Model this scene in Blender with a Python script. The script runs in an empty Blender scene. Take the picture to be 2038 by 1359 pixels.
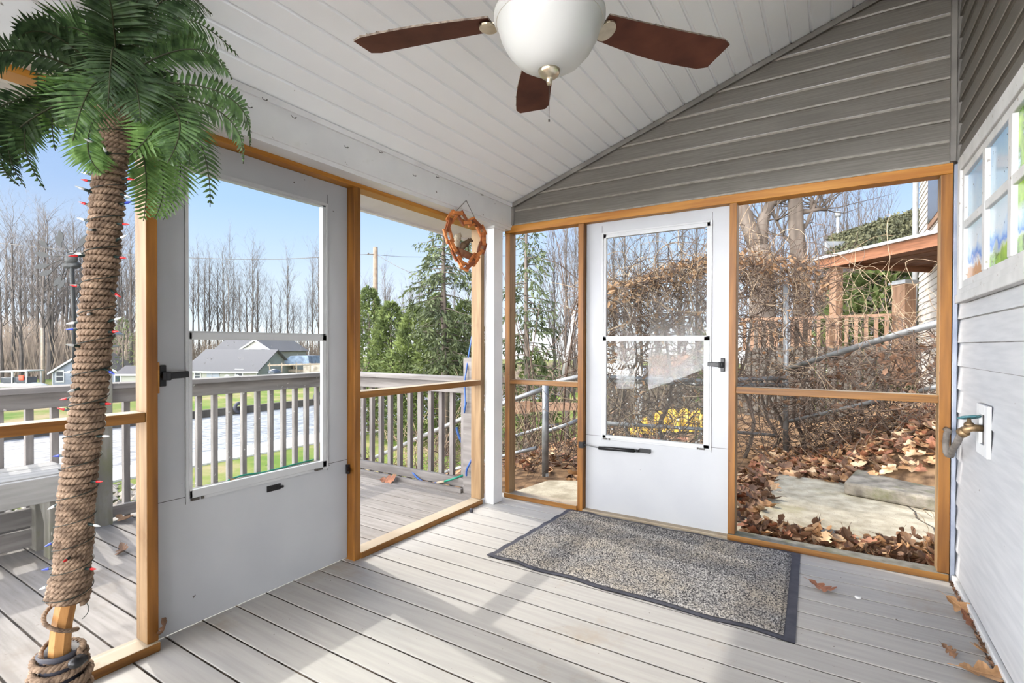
import bpy, math, random
from mathutils import Vector, Matrix
random.seed(7)
S = bpy.context.scene
COL = S.collection
PI = math.pi
V = Vector

# ------------------------------------------------------------------ camera
FPX, YAW, PITCH, ROLL, CYP = 1018.85, 0.56003, -0.00886, 0.00285, 696.08
CAM = V((0, 0, 1.18))
_f = V((-math.sin(YAW), math.cos(YAW), 0)); _r = V((math.cos(YAW), math.sin(YAW), 0)); _u = V((0, 0, 1))
FW = _f*math.cos(PITCH) + _u*math.sin(PITCH)
_u2 = _u*math.cos(PITCH) - _f*math.sin(PITCH)
RT = _r*math.cos(ROLL) + _u2*math.sin(ROLL)
UP = _u2*math.cos(ROLL) - _r*math.sin(ROLL)
cd = bpy.data.cameras.new('camera'); cam = bpy.data.objects.new('camera', cd); COL.objects.link(cam)
cd.sensor_width = 36.0; cd.sensor_fit = 'HORIZONTAL'; cd.lens = FPX*36/2038
cd.shift_y = (CYP-679.5)/2038; cd.clip_start = 0.03; cd.clip_end = 600
M = Matrix((RT, UP, -FW)).transposed().to_4x4(); M.translation = CAM
cam.matrix_world = M
S.camera = cam

def ray(x, y): return RT*((x-1019)/FPX) - UP*((y-CYP)/FPX) + FW
def PD(x, y, d): return CAM + ray(x, y)*d                      # a photo direction at a given distance along the view
def PX(x, y, X): r = ray(x, y); return CAM + r*(X/r.x)         # ... met with the plane X
def PY(x, y, Y): r = ray(x, y); return CAM + r*(Y/r.y)
def PZ(x, y, Z): r = ray(x, y); return CAM + r*((Z-CAM.z)/r.z)

# ------------------------------------------------------------------ view, world, sun
S.view_settings.view_transform = 'Standard'; S.view_settings.look = 'None'
S.view_settings.gamma = 1.0; S.view_settings.use_curve_mapping = False
S.view_settings.exposure = 0.62
S.cycles.use_denoising = True
S.cycles.max_bounces = 8; S.cycles.diffuse_bounces = 4; S.cycles.glossy_bounces = 3
S.cycles.transmission_bounces = 4; S.cycles.transparent_max_bounces = 14
S.cycles.sample_clamp_indirect = 6.0
S.cycles.caustics_reflective = False; S.cycles.caustics_refractive = False

def c(r, g, b, a=1.0):
    f = lambda v: (v/255/12.92) if v/255 <= 0.04045 else ((v/255+0.055)/1.055)**2.4
    return (f(r), f(g), f(b), a)

W = bpy.data.worlds.new('world'); S.world = W; W.use_nodes = True
nt = W.node_tree; nt.nodes.clear()
def wn(t, **k):
    n = nt.nodes.new(t)
    for a, b in k.items(): setattr(n, a, b)
    return n
tc = wn('ShaderNodeTexCoord'); sep = wn('ShaderNodeSeparateXYZ')
nt.links.new(tc.outputs['Generated'], sep.inputs[0])
rmp = wn('ShaderNodeValToRGB'); nt.links.new(sep.outputs['Z'], rmp.inputs[0])
el = rmp.color_ramp.elements
el[0].position = 0.0; el[0].color = c(210, 220, 230)
el[1].position = 1.0; el[1].color = c(120, 170, 235)
for p_, c_ in ((0.10, c(195, 209, 226)), (0.24, c(160, 188, 226)), (0.45, c(132, 171, 225))):
    e = el.new(p_); e.color = c_
# added fill light for the interior: brighter towards the open side behind the camera
dot = wn('ShaderNodeVectorMath', operation='DOT_PRODUCT'); nt.links.new(tc.outputs['Generated'], dot.inputs[0])
dot.inputs[1].default_value = (-0.08, -0.997, 0.0)
mr = wn('ShaderNodeMapRange'); mr.interpolation_type = 'SMOOTHSTEP'
nt.links.new(dot.outputs['Value'], mr.inputs[0])
mr.inputs[1].default_value = 0.08; mr.inputs[2].default_value = 0.75; mr.inputs[3].default_value = 1.0; mr.inputs[4].default_value = 7.6
gm = wn('ShaderNodeMapRange'); nt.links.new(sep.outputs['Z'], gm.inputs[0])
gm.inputs[1].default_value = -0.05; gm.inputs[2].default_value = 0.05
mx = wn('ShaderNodeMix', data_type='RGBA'); nt.links.new(gm.outputs[0], mx.inputs['Factor'])
mx.inputs['A'].default_value = (0.95, 0.93, 0.90, 1); nt.links.new(rmp.outputs[0], mx.inputs['B'])
# added fill: whiter behind the camera, far brighter below the horizon to lift the ceiling
ht = wn('ShaderNodeMapRange'); nt.links.new(dot.outputs['Value'], ht.inputs[0])
ht.inputs[1].default_value = 0.1; ht.inputs[2].default_value = 0.6
mw = wn('ShaderNodeMix', data_type='RGBA'); nt.links.new(ht.outputs[0], mw.inputs['Factor'])
nt.links.new(mx.outputs['Result'], mw.inputs['A']); mb_ = wn('ShaderNodeMix', data_type='RGBA'); nt.links.new(gm.outputs[0], mb_.inputs['Factor'])
mb_.inputs['A'].default_value = (6.6, 6.65, 6.85, 1); mb_.inputs['B'].default_value = (0.84, 0.84, 0.85, 1); nt.links.new(mb_.outputs['Result'], mw.inputs['B'])
# glow round the sun, boosted to light the house wall
ds = wn('ShaderNodeVectorMath', operation='DOT_PRODUCT'); nt.links.new(tc.outputs['Generated'], ds.inputs[0]); ds.inputs[1].default_value = (-0.727, 0.12, 0.675)
ms_ = wn('ShaderNodeMapRange'); ms_.interpolation_type = 'SMOOTHSTEP'; nt.links.new(ds.outputs['Value'], ms_.inputs[0])
ms_.inputs[1].default_value = 0.91; ms_.inputs[2].default_value = 1.0; ms_.inputs[3].default_value = 0.0; ms_.inputs[4].default_value = 8.0
ad_ = wn('ShaderNodeMath', operation='ADD'); nt.links.new(mr.outputs[0], ad_.inputs[0]); nt.links.new(ms_.outputs[0], ad_.inputs[1])
bg = wn('ShaderNodeBackground'); mg = wn('ShaderNodeMix', data_type='RGBA'); lb_ = wn('ShaderNodeMath', operation='MINIMUM'); nt.links.new(ms_.outputs[0], lb_.inputs[0]); lb_.inputs[1].default_value = 1.0
nt.links.new(lb_.outputs[0], mg.inputs['Factor']); nt.links.new(mw.outputs['Result'], mg.inputs['A']); mg.inputs['B'].default_value = c(255, 246, 232)
nt.links.new(mg.outputs['Result'], bg.inputs[0]); nt.links.new(ad_.outputs[0], bg.inputs[1])
wo = wn('ShaderNodeOutputWorld'); nt.links.new(bg.outputs[0], wo.inputs[0])

sd = bpy.data.lights.new('sun', 'SUN'); sun = bpy.data.objects.new('sun', sd); COL.objects.link(sun)
sd.energy = 2.1; sd.angle = math.radians(0.9); sd.color = (1.0, 0.955, 0.88)
sun.rotation_euler = V((0.97, -0.16, -0.90)).to_track_quat('-Z', 'Y').to_euler()

# ------------------------------------------------------------------ materials
def mk(name):
    m = bpy.data.materials.new(name); m.use_nodes = True
    n = m.node_tree; b = n.nodes['Principled BSDF']
    return m, n, b
def pm(name, c1, c2=None, scale=4.0, st=(1, 1, 1), rough=0.6, bump=0.0, bscale=None, detail=4.0, metal=0.0, lo=0.35, hi=0.65,
       speck=None, spk=0.70, spscale=60, spec=0.35, world=True, per=None, pervar=0.06, stain=None, stscale=1.2, stlo=0.55, trans=0.0):
    """two tones mixed by stretched noise; optional specks, stains and a shade per board"""
    m, n, b = mk(name); L = n.links.new
    b.inputs['Roughness'].default_value = rough; b.inputs['Metallic'].default_value = metal
    b.inputs['Specular IOR Level'].default_value = spec
    if c2 is None:
        b.inputs['Base Color'].default_value = c1; 
        if not speck and not bump: return m
    if world:
        g = n.nodes.new('ShaderNodeNewGeometry'); co = g.outputs['Position']
    else:
        g = n.nodes.new('ShaderNodeTexCoord'); co = g.outputs['Object']
    mp = n.nodes.new('ShaderNodeMapping'); mp.inputs['Scale'].default_value = st; L(co, mp.inputs[0])
    no = n.nodes.new('ShaderNodeTexNoise'); no.inputs['Scale'].default_value = scale; no.inputs['Detail'].default_value = detail
    L(mp.outputs[0], no.inputs['Vector'])
    r = n.nodes.new('ShaderNodeValToRGB'); r.color_ramp.elements[0].position = lo; r.color_ramp.elements[1].position = hi
    r.color_ramp.elements[0].color = c1; r.color_ramp.elements[1].color = c2 or c1
    L(no.outputs['Fac'], r.inputs[0]); out = r.outputs[0]
    def mix(fac, a, bcol):
        x = n.nodes.new('ShaderNodeMix'); x.data_type = 'RGBA'; L(fac, x.inputs['Factor']); L(a, x.inputs['A'])
        if isinstance(bcol, tuple): x.inputs['B'].default_value = bcol
        else: L(bcol, x.inputs['B'])
        return x.outputs['Result']
    if stain:
        s = n.nodes.new('ShaderNodeTexNoise'); s.inputs['Scale'].default_value = stscale; s.inputs['Detail'].default_value = 6; s.inputs['Roughness'].default_value = 0.7
        L(co, s.inputs['Vector'])
        q = n.nodes.new('ShaderNodeMapRange'); L(s.outputs['Fac'], q.inputs[0]); q.inputs[1].default_value = stlo; q.inputs[2].default_value = stlo+0.16; q.inputs[4].default_value = 0.75
        out = mix(q.outputs[0], out, stain)
    if speck:
        s = n.nodes.new('ShaderNodeTexNoise'); s.inputs['Scale'].default_value = spscale; s.inputs['Detail'].default_value = 2
        L(co, s.inputs['Vector'])
        q = n.nodes.new('ShaderNodeMapRange'); L(s.outputs['Fac'], q.inputs[0]); q.inputs[1].default_value = spk; q.inputs[2].default_value = spk+0.03
        out = mix(q.outputs[0], out, speck)
    if per:                                                    # a slightly different tone on every board
        axis, pitch, off = per
        sp = n.nodes.new('ShaderNodeSeparateXYZ'); L(co, sp.inputs[0])
        a1 = n.nodes.new('ShaderNodeMath'); a1.operation = 'ADD'; L(sp.outputs[axis], a1.inputs[0]); a1.inputs[1].default_value = -off
        a2 = n.nodes.new('ShaderNodeMath'); a2.operation = 'DIVIDE'; L(a1.outputs[0], a2.inputs[0]); a2.inputs[1].default_value = pitch
        a3 = n.nodes.new('ShaderNodeMath'); a3.operation = 'FLOOR'; L(a2.outputs[0], a3.inputs[0])
        wnz = n.nodes.new('ShaderNodeTexWhiteNoise'); wnz.noise_dimensions = '1D'; L(a3.outputs[0], wnz.inputs['W'])
        q = n.nodes.new('ShaderNodeMapRange'); L(wnz.outputs['Value'], q.inputs[0]); q.inputs[3].default_value = 1-pervar; q.inputs[4].default_value = 1+pervar
        hs = n.nodes.new('ShaderNodeHueSaturation'); L(out, hs.inputs['Color']); L(q.outputs[0], hs.inputs['Value']); out = hs.outputs[0]
    L(out, b.inputs['Base Color'])
    if bump:
        bp = n.nodes.new('ShaderNodeBump'); bp.inputs['Strength'].default_value = bump; bp.inputs['Distance'].default_value = 0.01
        h = no.outputs['Fac']
        if bscale:
            n2 = n.nodes.new('ShaderNodeTexNoise'); n2.inputs['Scale'].default_value = bscale; n2.inputs['Detail'].default_value = 3
            L(mp.outputs[0], n2.inputs['Vector']); h = n2.outputs['Fac']
        L(h, bp.inputs['Height']); L(bp.outputs[0], b.inputs['Normal'])
    if trans:
        b.inputs['Subsurface Weight'].default_value = 0.0
        t = n.nodes.new('ShaderNodeBsdfTranslucent'); L(out, t.inputs[0])
        ms = n.nodes.new('ShaderNodeMixShader'); ms.inputs[0].default_value = trans
        o = n.nodes['Material Output']; L(b.outputs[0], ms.inputs[1]); L(t.outputs[0], ms.inputs[2]); L(ms.outputs[0], o.inputs[0])
    return m

MT = {}
MT['floor'] = pm('floor_paint', c(165, 162, 158), c(176, 173, 168), 3, (1, 14, 1), 0.55, 0.08, per=('Y', 0.1455, 2.02), pervar=0.03,
                 stain=c(146, 132, 114), stscale=1.9, stlo=0.565, speck=c(84, 74, 66), spk=0.735, spscale=55)
MT['deck'] = pm('deck_paint', c(122, 116, 110), c(146, 140, 134), 3, (1, 14, 1), 0.6, 0.08, per=('Y', 0.1455, 2.02), pervar=0.05,
                stain=c(106, 94, 82), stscale=1.7, stlo=0.54, speck=c(95, 85, 76), spk=0.70, spscale=60)
MT['white'] = pm('white_paint', c(212, 213, 214), c(220, 221, 221), 6, rough=0.45, speck=c(130, 125, 118), spk=0.79, spscale=40)
MT['doorw'] = pm('door_white', c(184, 186, 190), c(191, 193, 196), 3, rough=0.4, speck=c(95, 90, 85), spk=0.775, spscale=34)
MT['alum'] = pm('white_aluminium', c(196, 198, 200), c(206, 208, 209), 8, rough=0.3)
MT['beam'] = pm('beam_paint', c(206, 207, 208), c(218, 219, 219), 3, rough=0.55, speck=c(120, 116, 110), spk=0.735, spscale=26, stain=c(190, 188, 182), stscale=3, stlo=0.6)
MT['ceil'] = pm('ceiling_vinyl', c(240, 243, 246), c(246, 249, 251), 2, (1, 0.2, 1), rough=0.4, speck=c(150, 145, 138), spk=0.775, spscale=22)
MT['gable'] = pm('taupe_vinyl', c(116, 112, 104), c(138, 133, 125), 6, (0.7, 0.7, 30), rough=0.30, bump=0.03, detail=8, stain=c(106, 97, 85), stscale=2.2, stlo=0.55, spec=0.5)
MT['glip'] = pm('vinyl_edge_highlight', c(150, 145, 135), c(176, 170, 160), 30, rough=0.35, spec=0.5)  # lighter tone paints the bright highlight along each siding lip
MT['gtrim'] = pm('taupe_trim', c(104, 101, 96), c(128, 124, 118), 6, rough=0.5)
MT['clap'] = pm('clapboard_white', c(202, 204, 207), c(215, 216, 218), 4, (1, 1, 12), rough=0.55, bump=0.08, speck=c(140, 136, 130), spk=0.75, spscale=45)
MT['gapdirt'] = pm('gap_grit', c(40, 36, 33), c(96, 86, 76), 9, rough=1.0, lo=0.45, hi=0.75, spec=0.0)
MT['joint'] = pm('joint_shadow', c(104, 102, 100), c(140, 138, 135), 8, rough=0.9)  # painted shadow line under each clapboard edge
MT['wood'] = pm('stained_wood', c(122, 74, 26), c(182, 122, 50), 3.2, (9, 9, 0.7), rough=0.45, bump=0.12, detail=6, lo=0.3, hi=0.7, speck=c(70, 40, 15), spk=0.74, spscale=14)
MT['woodh'] = pm('stained_wood_rail', c(116, 72, 26), c(178, 124, 58), 3.2, (0.8, 0.8, 14), rough=0.45, bump=0.12, detail=6, lo=0.3, hi=0.7)
MT['woodhdr'] = pm('stained_wood_header', c(166, 106, 34), c(196, 136, 56), 3.2, (0.8, 0.8, 14), rough=0.45, bump=0.1, detail=6)
MT['pale'] = pm('pale_wood', c(142, 110, 74), c(176, 144, 104), 3, (10, 10, 0.8), rough=0.6, bump=0.1, detail=6, stain=c(104, 72, 42), stscale=4, stlo=0.58)
MT['paleh'] = pm('pale_wood_rail', c(158, 142, 120), c(182, 168, 146), 3, (0.8, 0.8, 10), rough=0.6, bump=0.1, detail=6, stain=c(126, 100, 72), stscale=5, stlo=0.56)
MT['grey'] = pm('weathered_grey', c(128, 121, 117), c(158, 151, 146), 4, (5, 5, 0.8), rough=0.75, bump=0.2, detail=6, speck=c(180, 174, 168), spk=0.72, spscale=30)
MT['greyh'] = pm('weathered_grey_rail', c(124, 118, 114), c(156, 150, 145), 4, (0.7, 0.7, 7), rough=0.75, bump=0.2, detail=6, speck=c(180, 174, 168), spk=0.73, spscale=30)
MT['greymoss'] = pm('weathered_mossy', c(112, 108, 94), c(150, 146, 136), 4, (5, 5, 0.8), rough=0.8, bump=0.2, stain=c(96, 98, 60), stscale=3, stlo=0.5)
MT['bench'] = pm('bench_grey', c(146, 144, 140), c(172, 170, 165), 4, (7, 0.7, 7), rough=0.75, bump=0.2, detail=6)
MT['black'] = pm('black_plastic', c(22, 22, 24), rough=0.35)
MT['rubber'] = pm('black_rubber', c(52, 52, 60), c(66, 66, 74), 20, rough=0.55)
MT['chrome'] = pm('brushed_nickel', c(190, 178, 156), c(205, 194, 172), 40, metal=1.0, rough=0.28)
MT['steel'] = pm('galvanised', c(158, 160, 160), c(190, 192, 192), 12, metal=0.55, rough=0.45)
MT['dsteel'] = pm('dark_steel', c(70, 66, 62), c(92, 88, 84), 20, metal=0.6, rough=0.5)
MT['bowl'] = pm('opal_glass', c(200, 201, 197), c(208, 208, 204), 2, rough=0.3, spec=0.5, speck=c(90, 84, 76), spk=0.80, spscale=40)
MT['blade'] = pm('walnut_blade', c(72, 41, 33), c(100, 60, 47), 9, (1, 1, 1), lo=0.3, hi=0.72, spec=0.15, rough=0.6, bump=0.05, detail=8)
MT['dust'] = pm('dusty_edge', c(92, 80, 72), c(150, 138, 126), 60, rough=0.95, bump=0.5)
MT['rope'] = pm('hemp_rope', c(78, 62, 50), c(152, 129, 108), 30, rough=0.9, bump=0.3, bscale=220, lo=0.3, hi=0.7)
MT['ropedark'] = pm('hemp_rope_core', c(84, 62, 44), c(104, 80, 58), 30, rough=0.95)
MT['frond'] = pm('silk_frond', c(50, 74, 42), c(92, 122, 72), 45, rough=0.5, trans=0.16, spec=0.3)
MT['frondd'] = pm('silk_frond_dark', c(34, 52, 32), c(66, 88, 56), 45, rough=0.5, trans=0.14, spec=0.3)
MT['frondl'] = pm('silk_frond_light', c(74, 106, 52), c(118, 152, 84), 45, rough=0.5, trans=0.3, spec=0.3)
MT['rachis'] = pm('frond_rib', c(48, 52, 30), rough=0.6)
MT['pole'] = pm('pine_pole', c(136, 92, 48), c(176, 130, 78), 5, (8, 8, 1), rough=0.5, bump=0.05, stain=c(120, 72, 34), stscale=9, stlo=0.56)
MT['socket'] = pm('green_socket', c(28, 44, 42), rough=0.4)
MT['cord'] = pm('green_cord', c(24, 36, 32), rough=0.5)
for k_, v_ in dict(red=c(190, 28, 34), blue=c(36, 60, 170), clear=c(214, 218, 220)).items():
    MT['b'+k_] = pm('bulb_'+k_, v_, rough=0.12, spec=0.6)
MT['mat'] = None
MT['leafA'] = pm('oak_leaf_tan', c(150, 112, 76), c(196, 154, 112), 12, rough=0.7, world=False)
MT['leafB'] = pm('oak_leaf_brown', c(88, 66, 50), c(132, 98, 74), 12, rough=0.7, world=False)
MT['leafC'] = pm('oak_leaf_pale', c(176, 146, 112), c(212, 184, 148), 12, rough=0.7, world=False)
MT['leafR'] = pm('oak_leaf_rust', c(122, 80, 58), c(160, 108, 80), 12, rough=0.6, world=False)
MT['concrete'] = pm('old_concrete', c(150, 140, 118), c(186, 176, 154), 9, rough=0.9, bump=0.5, bscale=60, detail=8, stain=c(140, 134, 92), stscale=1.6, stlo=0.57, speck=c(120, 112, 98), spk=0.66, spscale=90)
MT['concreted'] = pm('mossy_concrete', c(96, 90, 80), c(146, 138, 124), 9, rough=0.9, bump=0.5, bscale=60, stain=c(92, 92, 60), stscale=4, stlo=0.5)
MT['brass'] = pm('old_brass', c(120, 100, 76), c(160, 134, 100), 40, metal=0.7, rough=0.5)
MT['teal'] = pm('verdigris_paint', c(52, 96, 104), c(88, 132, 138), 60, rough=0.5)
MT['pipe'] = pm('grey_pipe', c(138, 134, 130), c(166, 162, 158), 30, rough=0.55, spec=0.3)
MT['pipedark'] = pm('grey_hose', c(96, 90, 84), c(128, 122, 116), 30, rough=0.6)
MT['bluegrey'] = pm('bluegrey_metal', c(128, 136, 152), c(160, 166, 178), 6, rough=0.4, metal=0.2)
MT['heart'] = pm('red_cedar', c(150, 84, 42), c(196, 122, 66), 20, (1, 1, 4), rough=0.5, bump=0.1)
MT['heartd'] = pm('dark_cedar', c(104, 54, 30), c(140, 78, 44), 20, rough=0.5)
MT['bark'] = pm('log_bark', c(118, 78, 56), c(150, 106, 78), 30, rough=0.8, bump=0.3)
MT['fur'] = pm('squirrel_brown', c(84, 66, 50), c(110, 90, 70), 60, rough=0.8)
MT['furg'] = pm('squirrel_tail', c(150, 138, 118), c(182, 170, 150), 80, rough=0.9)
MT['hoseg'] = pm('green_hose', c(24, 112, 92), c(30, 130, 104), 8, rough=0.35)
MT['hoseb'] = pm('blue_hose', c(44, 78, 140), c(60, 98, 160), 8, rough=0.35)
MT['treebark'] = pm('tree_bark', c(80, 71, 63), c(112, 101, 91), 3, (2, 2, 0.5), rough=0.9, bump=0.3)
MT['farbark'] = pm('far_bark', c(82, 75, 70), c(112, 102, 94), 1, rough=0.9)
MT['needle'] = pm('spruce_needles', c(46, 54, 36), c(82, 90, 56), 1.6, rough=0.8, lo=0.3, hi=0.7, trans=0.15)
MT['needle2'] = pm('cedar_foliage', c(56, 68, 38), c(104, 116, 62), 1.3, rough=0.8, lo=0.3, hi=0.7, trans=0.2)
MT['ivy'] = pm('ivy', c(34, 40, 26), c(100, 98, 70), 3, rough=0.8, lo=0.3, hi=0.7)
MT['vine'] = pm('dry_vine', c(70, 56, 48), c(128, 108, 92), 5, rough=0.9, lo=0.3, hi=0.7)
MT['vinel'] = pm('pale_vine', c(160, 138, 112), c(192, 168, 138), 5, rough=0.9)
MT['dryleaf'] = pm('dry_vine_leaf', c(138, 98, 66), c(196, 160, 122), 8, rough=0.9, lo=0.3, hi=0.7, trans=0.1)
MT['brush'] = pm('brush_twigs', c(100, 88, 78), c(142, 126, 110), 0.7, rough=0.95)
MT['utility'] = pm('utility_pole', c(120, 104, 88), c(146, 128, 108), 4, rough=0.9)
MT['palepole'] = pm('pale_pole', c(158, 142, 124), c(184, 168, 148), 4, rough=0.9)
MT['shingle'] = pm('grey_shingle', c(98, 95, 98), c(126, 123, 125), 5, (3, 3, 9), rough=0.95)
MT['shingled'] = pm('dark_shingle', c(72, 66, 66), c(96, 90, 88), 5, (3, 3, 9), rough=0.95)
MT['bluehouse'] = pm('bluegrey_siding', c(162, 170, 184), c(178, 186, 198), 2, (0.2, 0.2, 8), rough=0.7)
MT['beige'] = pm('beige_siding', c(188, 184, 170), c(204, 200, 188), 2, (0.2, 0.2, 8), rough=0.7)
MT['sage'] = pm('sage_siding', c(176, 178, 166), c(192, 194, 182), 2, (0.2, 0.2, 8), rough=0.7)
MT['housew'] = pm('cream_siding', c(222, 214, 204), c(232, 224, 216), 2, rough=0.6)
MT['trimw'] = pm('trim_white', c(236, 236, 234), rough=0.5)
MT['dkglass'] = pm('dark_glass', c(58, 62, 70), rough=0.1, spec=0.6)
MT['porchwood'] = pm('redwood', c(128, 82, 54), c(160, 108, 76), 4, (0.7, 0.7, 8), rough=0.7)
MT['porchpale'] = pm('tan_wood', c(132, 100, 76), c(156, 122, 96), 4, (5, 5, 0.8), rough=0.7)
MT['yellow'] = pm('yellow_tarp', c(230, 170, 20), c(246, 196, 44), 4, rough=0.5)
MT['tarp'] = pm('blue_grey_tarp', c(70, 84, 104), c(120, 136, 154), 1.2, rough=0.4)
MT['lamp'] = pm('lamp_metal', c(170, 172, 172), c(196, 198, 198), 8, rough=0.35, metal=0.4)
MT['ornm'] = pm('ornament_metal', c(20, 23, 22), c(32, 35, 33), 20, rough=0.6)
MT['rock'] = pm('riprap_stone', c(150, 138, 124), c(206, 196, 182), 1.5, rough=0.95)
MT['seawall'] = pm('dark_timber', c(72, 66, 60), c(92, 86, 78), 1, rough=0.9)
MT['dock'] = pm('white_concrete', c(232, 230, 226), c(242, 240, 237), 1, rough=0.8)
MT['orange'] = pm('orange_plastic', c(226, 70, 36), rough=0.5)

def tone(names, k):                                              # take a group of finishes down together
    for n_ in names.split():
        nodes = MT[n_].node_tree.nodes
        for x in nodes:
            if x.type == 'VALTORGB':
                for e in x.color_ramp.elements: q = e.color; e.color = (q[0]*k, q[1]*k, q[2]*k, 1)
        b = nodes.get('Principled BSDF')
        if b and not b.inputs['Base Color'].is_linked: q = b.inputs['Base Color'].default_value; b.inputs['Base Color'].default_value = (q[0]*k, q[1]*k, q[2]*k, 1)
tone('bluehouse beige sage housew trimw shingle shingled porchwood porchpale lamp steel palepole utility rock dock yellow', 0.58)
tone('brush treebark vine vinel dryleaf grey greyh greymoss seawall', 0.72)
tone('farbark', 0.52)
tone('clap', 0.78)
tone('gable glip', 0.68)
tone('doorw alum', 0.80)
tone('floor deck bench', 0.87)
tone('bowl', 0.85)
tone('grey greyh greymoss steel concrete', 0.92)
tone('wood woodh', 0.62)
tone('woodhdr', 0.82)
tone('pale', 0.62)
tone('paleh', 0.8)
def glass_mat(name, dirt=0.0, tint=(0.97, 0.985, 0.98, 1)):
    m, n, b = mk(name); n.nodes.remove(b); L = n.links.new
    t = n.nodes.new('ShaderNodeBsdfTransparent'); t.inputs[0].default_value = tint
    g = n.nodes.new('ShaderNodeBsdfGlossy'); g.inputs['Roughness'].default_value = 0.02
    lw = n.nodes.new('ShaderNodeLayerWeight'); lw.inputs[0].default_value = 0.12
    x = n.nodes.new('ShaderNodeMixShader'); L(lw.outputs['Fresnel'], x.inputs[0]); L(t.outputs[0], x.inputs[1]); L(g.outputs[0], x.inputs[2])
    out = x.outputs[0]
    if dirt:
        ge = n.nodes.new('ShaderNodeNewGeometry'); no = n.nodes.new('ShaderNodeTexNoise'); no.inputs['Scale'].default_value = 55; no.inputs['Detail'].default_value = 3
        L(ge.outputs['Position'], no.inputs['Vector'])
        q = n.nodes.new('ShaderNodeMapRange'); L(no.outputs['Fac'], q.inputs[0]); q.inputs[1].default_value = 0.66; q.inputs[2].default_value = 0.74; q.inputs[3].default_value = dirt; q.inputs[4].default_value = 0.5
        d = n.nodes.new('ShaderNodeBsdfDiffuse'); d.inputs[0].default_value = c(225, 225, 222)
        y = n.nodes.new('ShaderNodeMixShader'); L(q.outputs[0], y.inputs[0]); L(out, y.inputs[1]); L(d.outputs[0], y.inputs[2]); out = y.outputs[0]
    L(out, n.nodes['Material Output'].inputs[0])
    return m
MT['glass'] = glass_mat('clear_glass'); MT['dirtyglass'] = glass_mat('dirty_glass', 0.018)
def screen_mat():
    m, n, b = mk('fly_screen'); n.nodes.remove(b); L = n.links.new
    t = n.nodes.new('ShaderNodeBsdfTransparent'); d = n.nodes.new('ShaderNodeBsdfDiffuse'); d.inputs[0].default_value = c(120, 124, 128)
    x = n.nodes.new('ShaderNodeMixShader'); x.inputs[0].default_value = 0.10; L(t.outputs[0], x.inputs[1]); L(d.outputs[0], x.inputs[2])
    L(x.outputs[0], n.nodes['Material Output'].inputs[0]); return m
MT['screen'] = screen_mat()
def water_mat():
    m, n, b = mk('canal_water'); L = n.links.new
    b.inputs['Base Color'].default_value = c(128, 132, 138); b.inputs['Roughness'].default_value = 0.35; b.inputs['Specular IOR Level'].default_value = 0.3
    g = n.nodes.new('ShaderNodeNewGeometry'); mp = n.nodes.new('ShaderNodeMapping'); mp.inputs['Scale'].default_value = (1, 0.35, 1); L(g.outputs['Position'], mp.inputs[0])
    no = n.nodes.new('ShaderNodeTexNoise'); no.inputs['Scale'].default_value = 3.5; no.inputs['Detail'].default_value = 4; L(mp.outputs[0], no.inputs['Vector'])
    r = n.nodes.new('ShaderNodeValToRGB'); r.color_ramp.elements[0].position = 0.38; r.color_ramp.elements[1].position = 0.56
    r.color_ramp.elements[0].color = c(92, 95, 102); r.color_ramp.elements[1].color = c(154, 156, 160); L(no.outputs['Fac'], r.inputs[0]); L(r.outputs[0], b.inputs['Base Color'])
    bp = n.nodes.new('ShaderNodeBump'); bp.inputs['Strength'].default_value = 0.5; bp.inputs['Distance'].default_value = 0.15; L(no.outputs['Fac'], bp.inputs['Height']); L(bp.outputs[0], b.inputs['Normal'])
    return m
MT['water'] = water_mat()
def ground_mat():
    m, n, b = mk('lawn_and_earth'); L = n.links.new; b.inputs['Roughness'].default_value = 0.95; b.inputs['Specular IOR Level'].default_value = 0.1
    g = n.nodes.new('ShaderNodeNewGeometry')
    no = n.nodes.new('ShaderNodeTexNoise'); no.inputs['Scale'].default_value = 0.22; no.inputs['Detail'].default_value = 7; no.inputs['Roughness'].default_value = 0.65; L(g.outputs['Position'], no.inputs['Vector'])
    r = n.nodes.new('ShaderNodeValToRGB'); E_ = r.color_ramp.elements
    E_[0].position = 0.40; E_[0].color = c(78, 102, 38); E_[1].position = 0.62; E_[1].color = c(136, 122, 92)
    e = E_.new(0.50); e.color = c(104, 112, 56)
    L(no.outputs['Fac'], r.inputs[0])
    n2 = n.nodes.new('ShaderNodeTexNoise'); n2.inputs['Scale'].default_value = 9; n2.inputs['Detail'].default_value = 5; L(g.outputs['Position'], n2.inputs['Vector'])
    r2 = n.nodes.new('ShaderNodeValToRGB'); r2.color_ramp.elements[0].position = 0.35; r2.color_ramp.elements[1].position = 0.65
    r2.color_ramp.elements[0].color = c(74, 57, 42); r2.color_ramp.elements[1].color = c(138, 110, 82); L(n2.outputs['Fac'], r2.inputs[0])
    sx = n.nodes.new('ShaderNodeSeparateXYZ'); L(g.outputs['Position'], sx.inputs[0])
    q = n.nodes.new('ShaderNodeMapRange'); L(sx.outputs['Z'], q.inputs[0]); q.inputs[1].default_value = -2.2; q.inputs[2].default_value = -1.0
    x = n.nodes.new('ShaderNodeMix'); x.data_type = 'RGBA'; L(q.outputs[0], x.inputs['Factor']); L(r.outputs[0], x.inputs['A']); L(r2.outputs[0], x.inputs['B'])
    L(x.outputs['Result'], b.inputs['Base Color']); return m
MT['ground'] = ground_mat()
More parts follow.
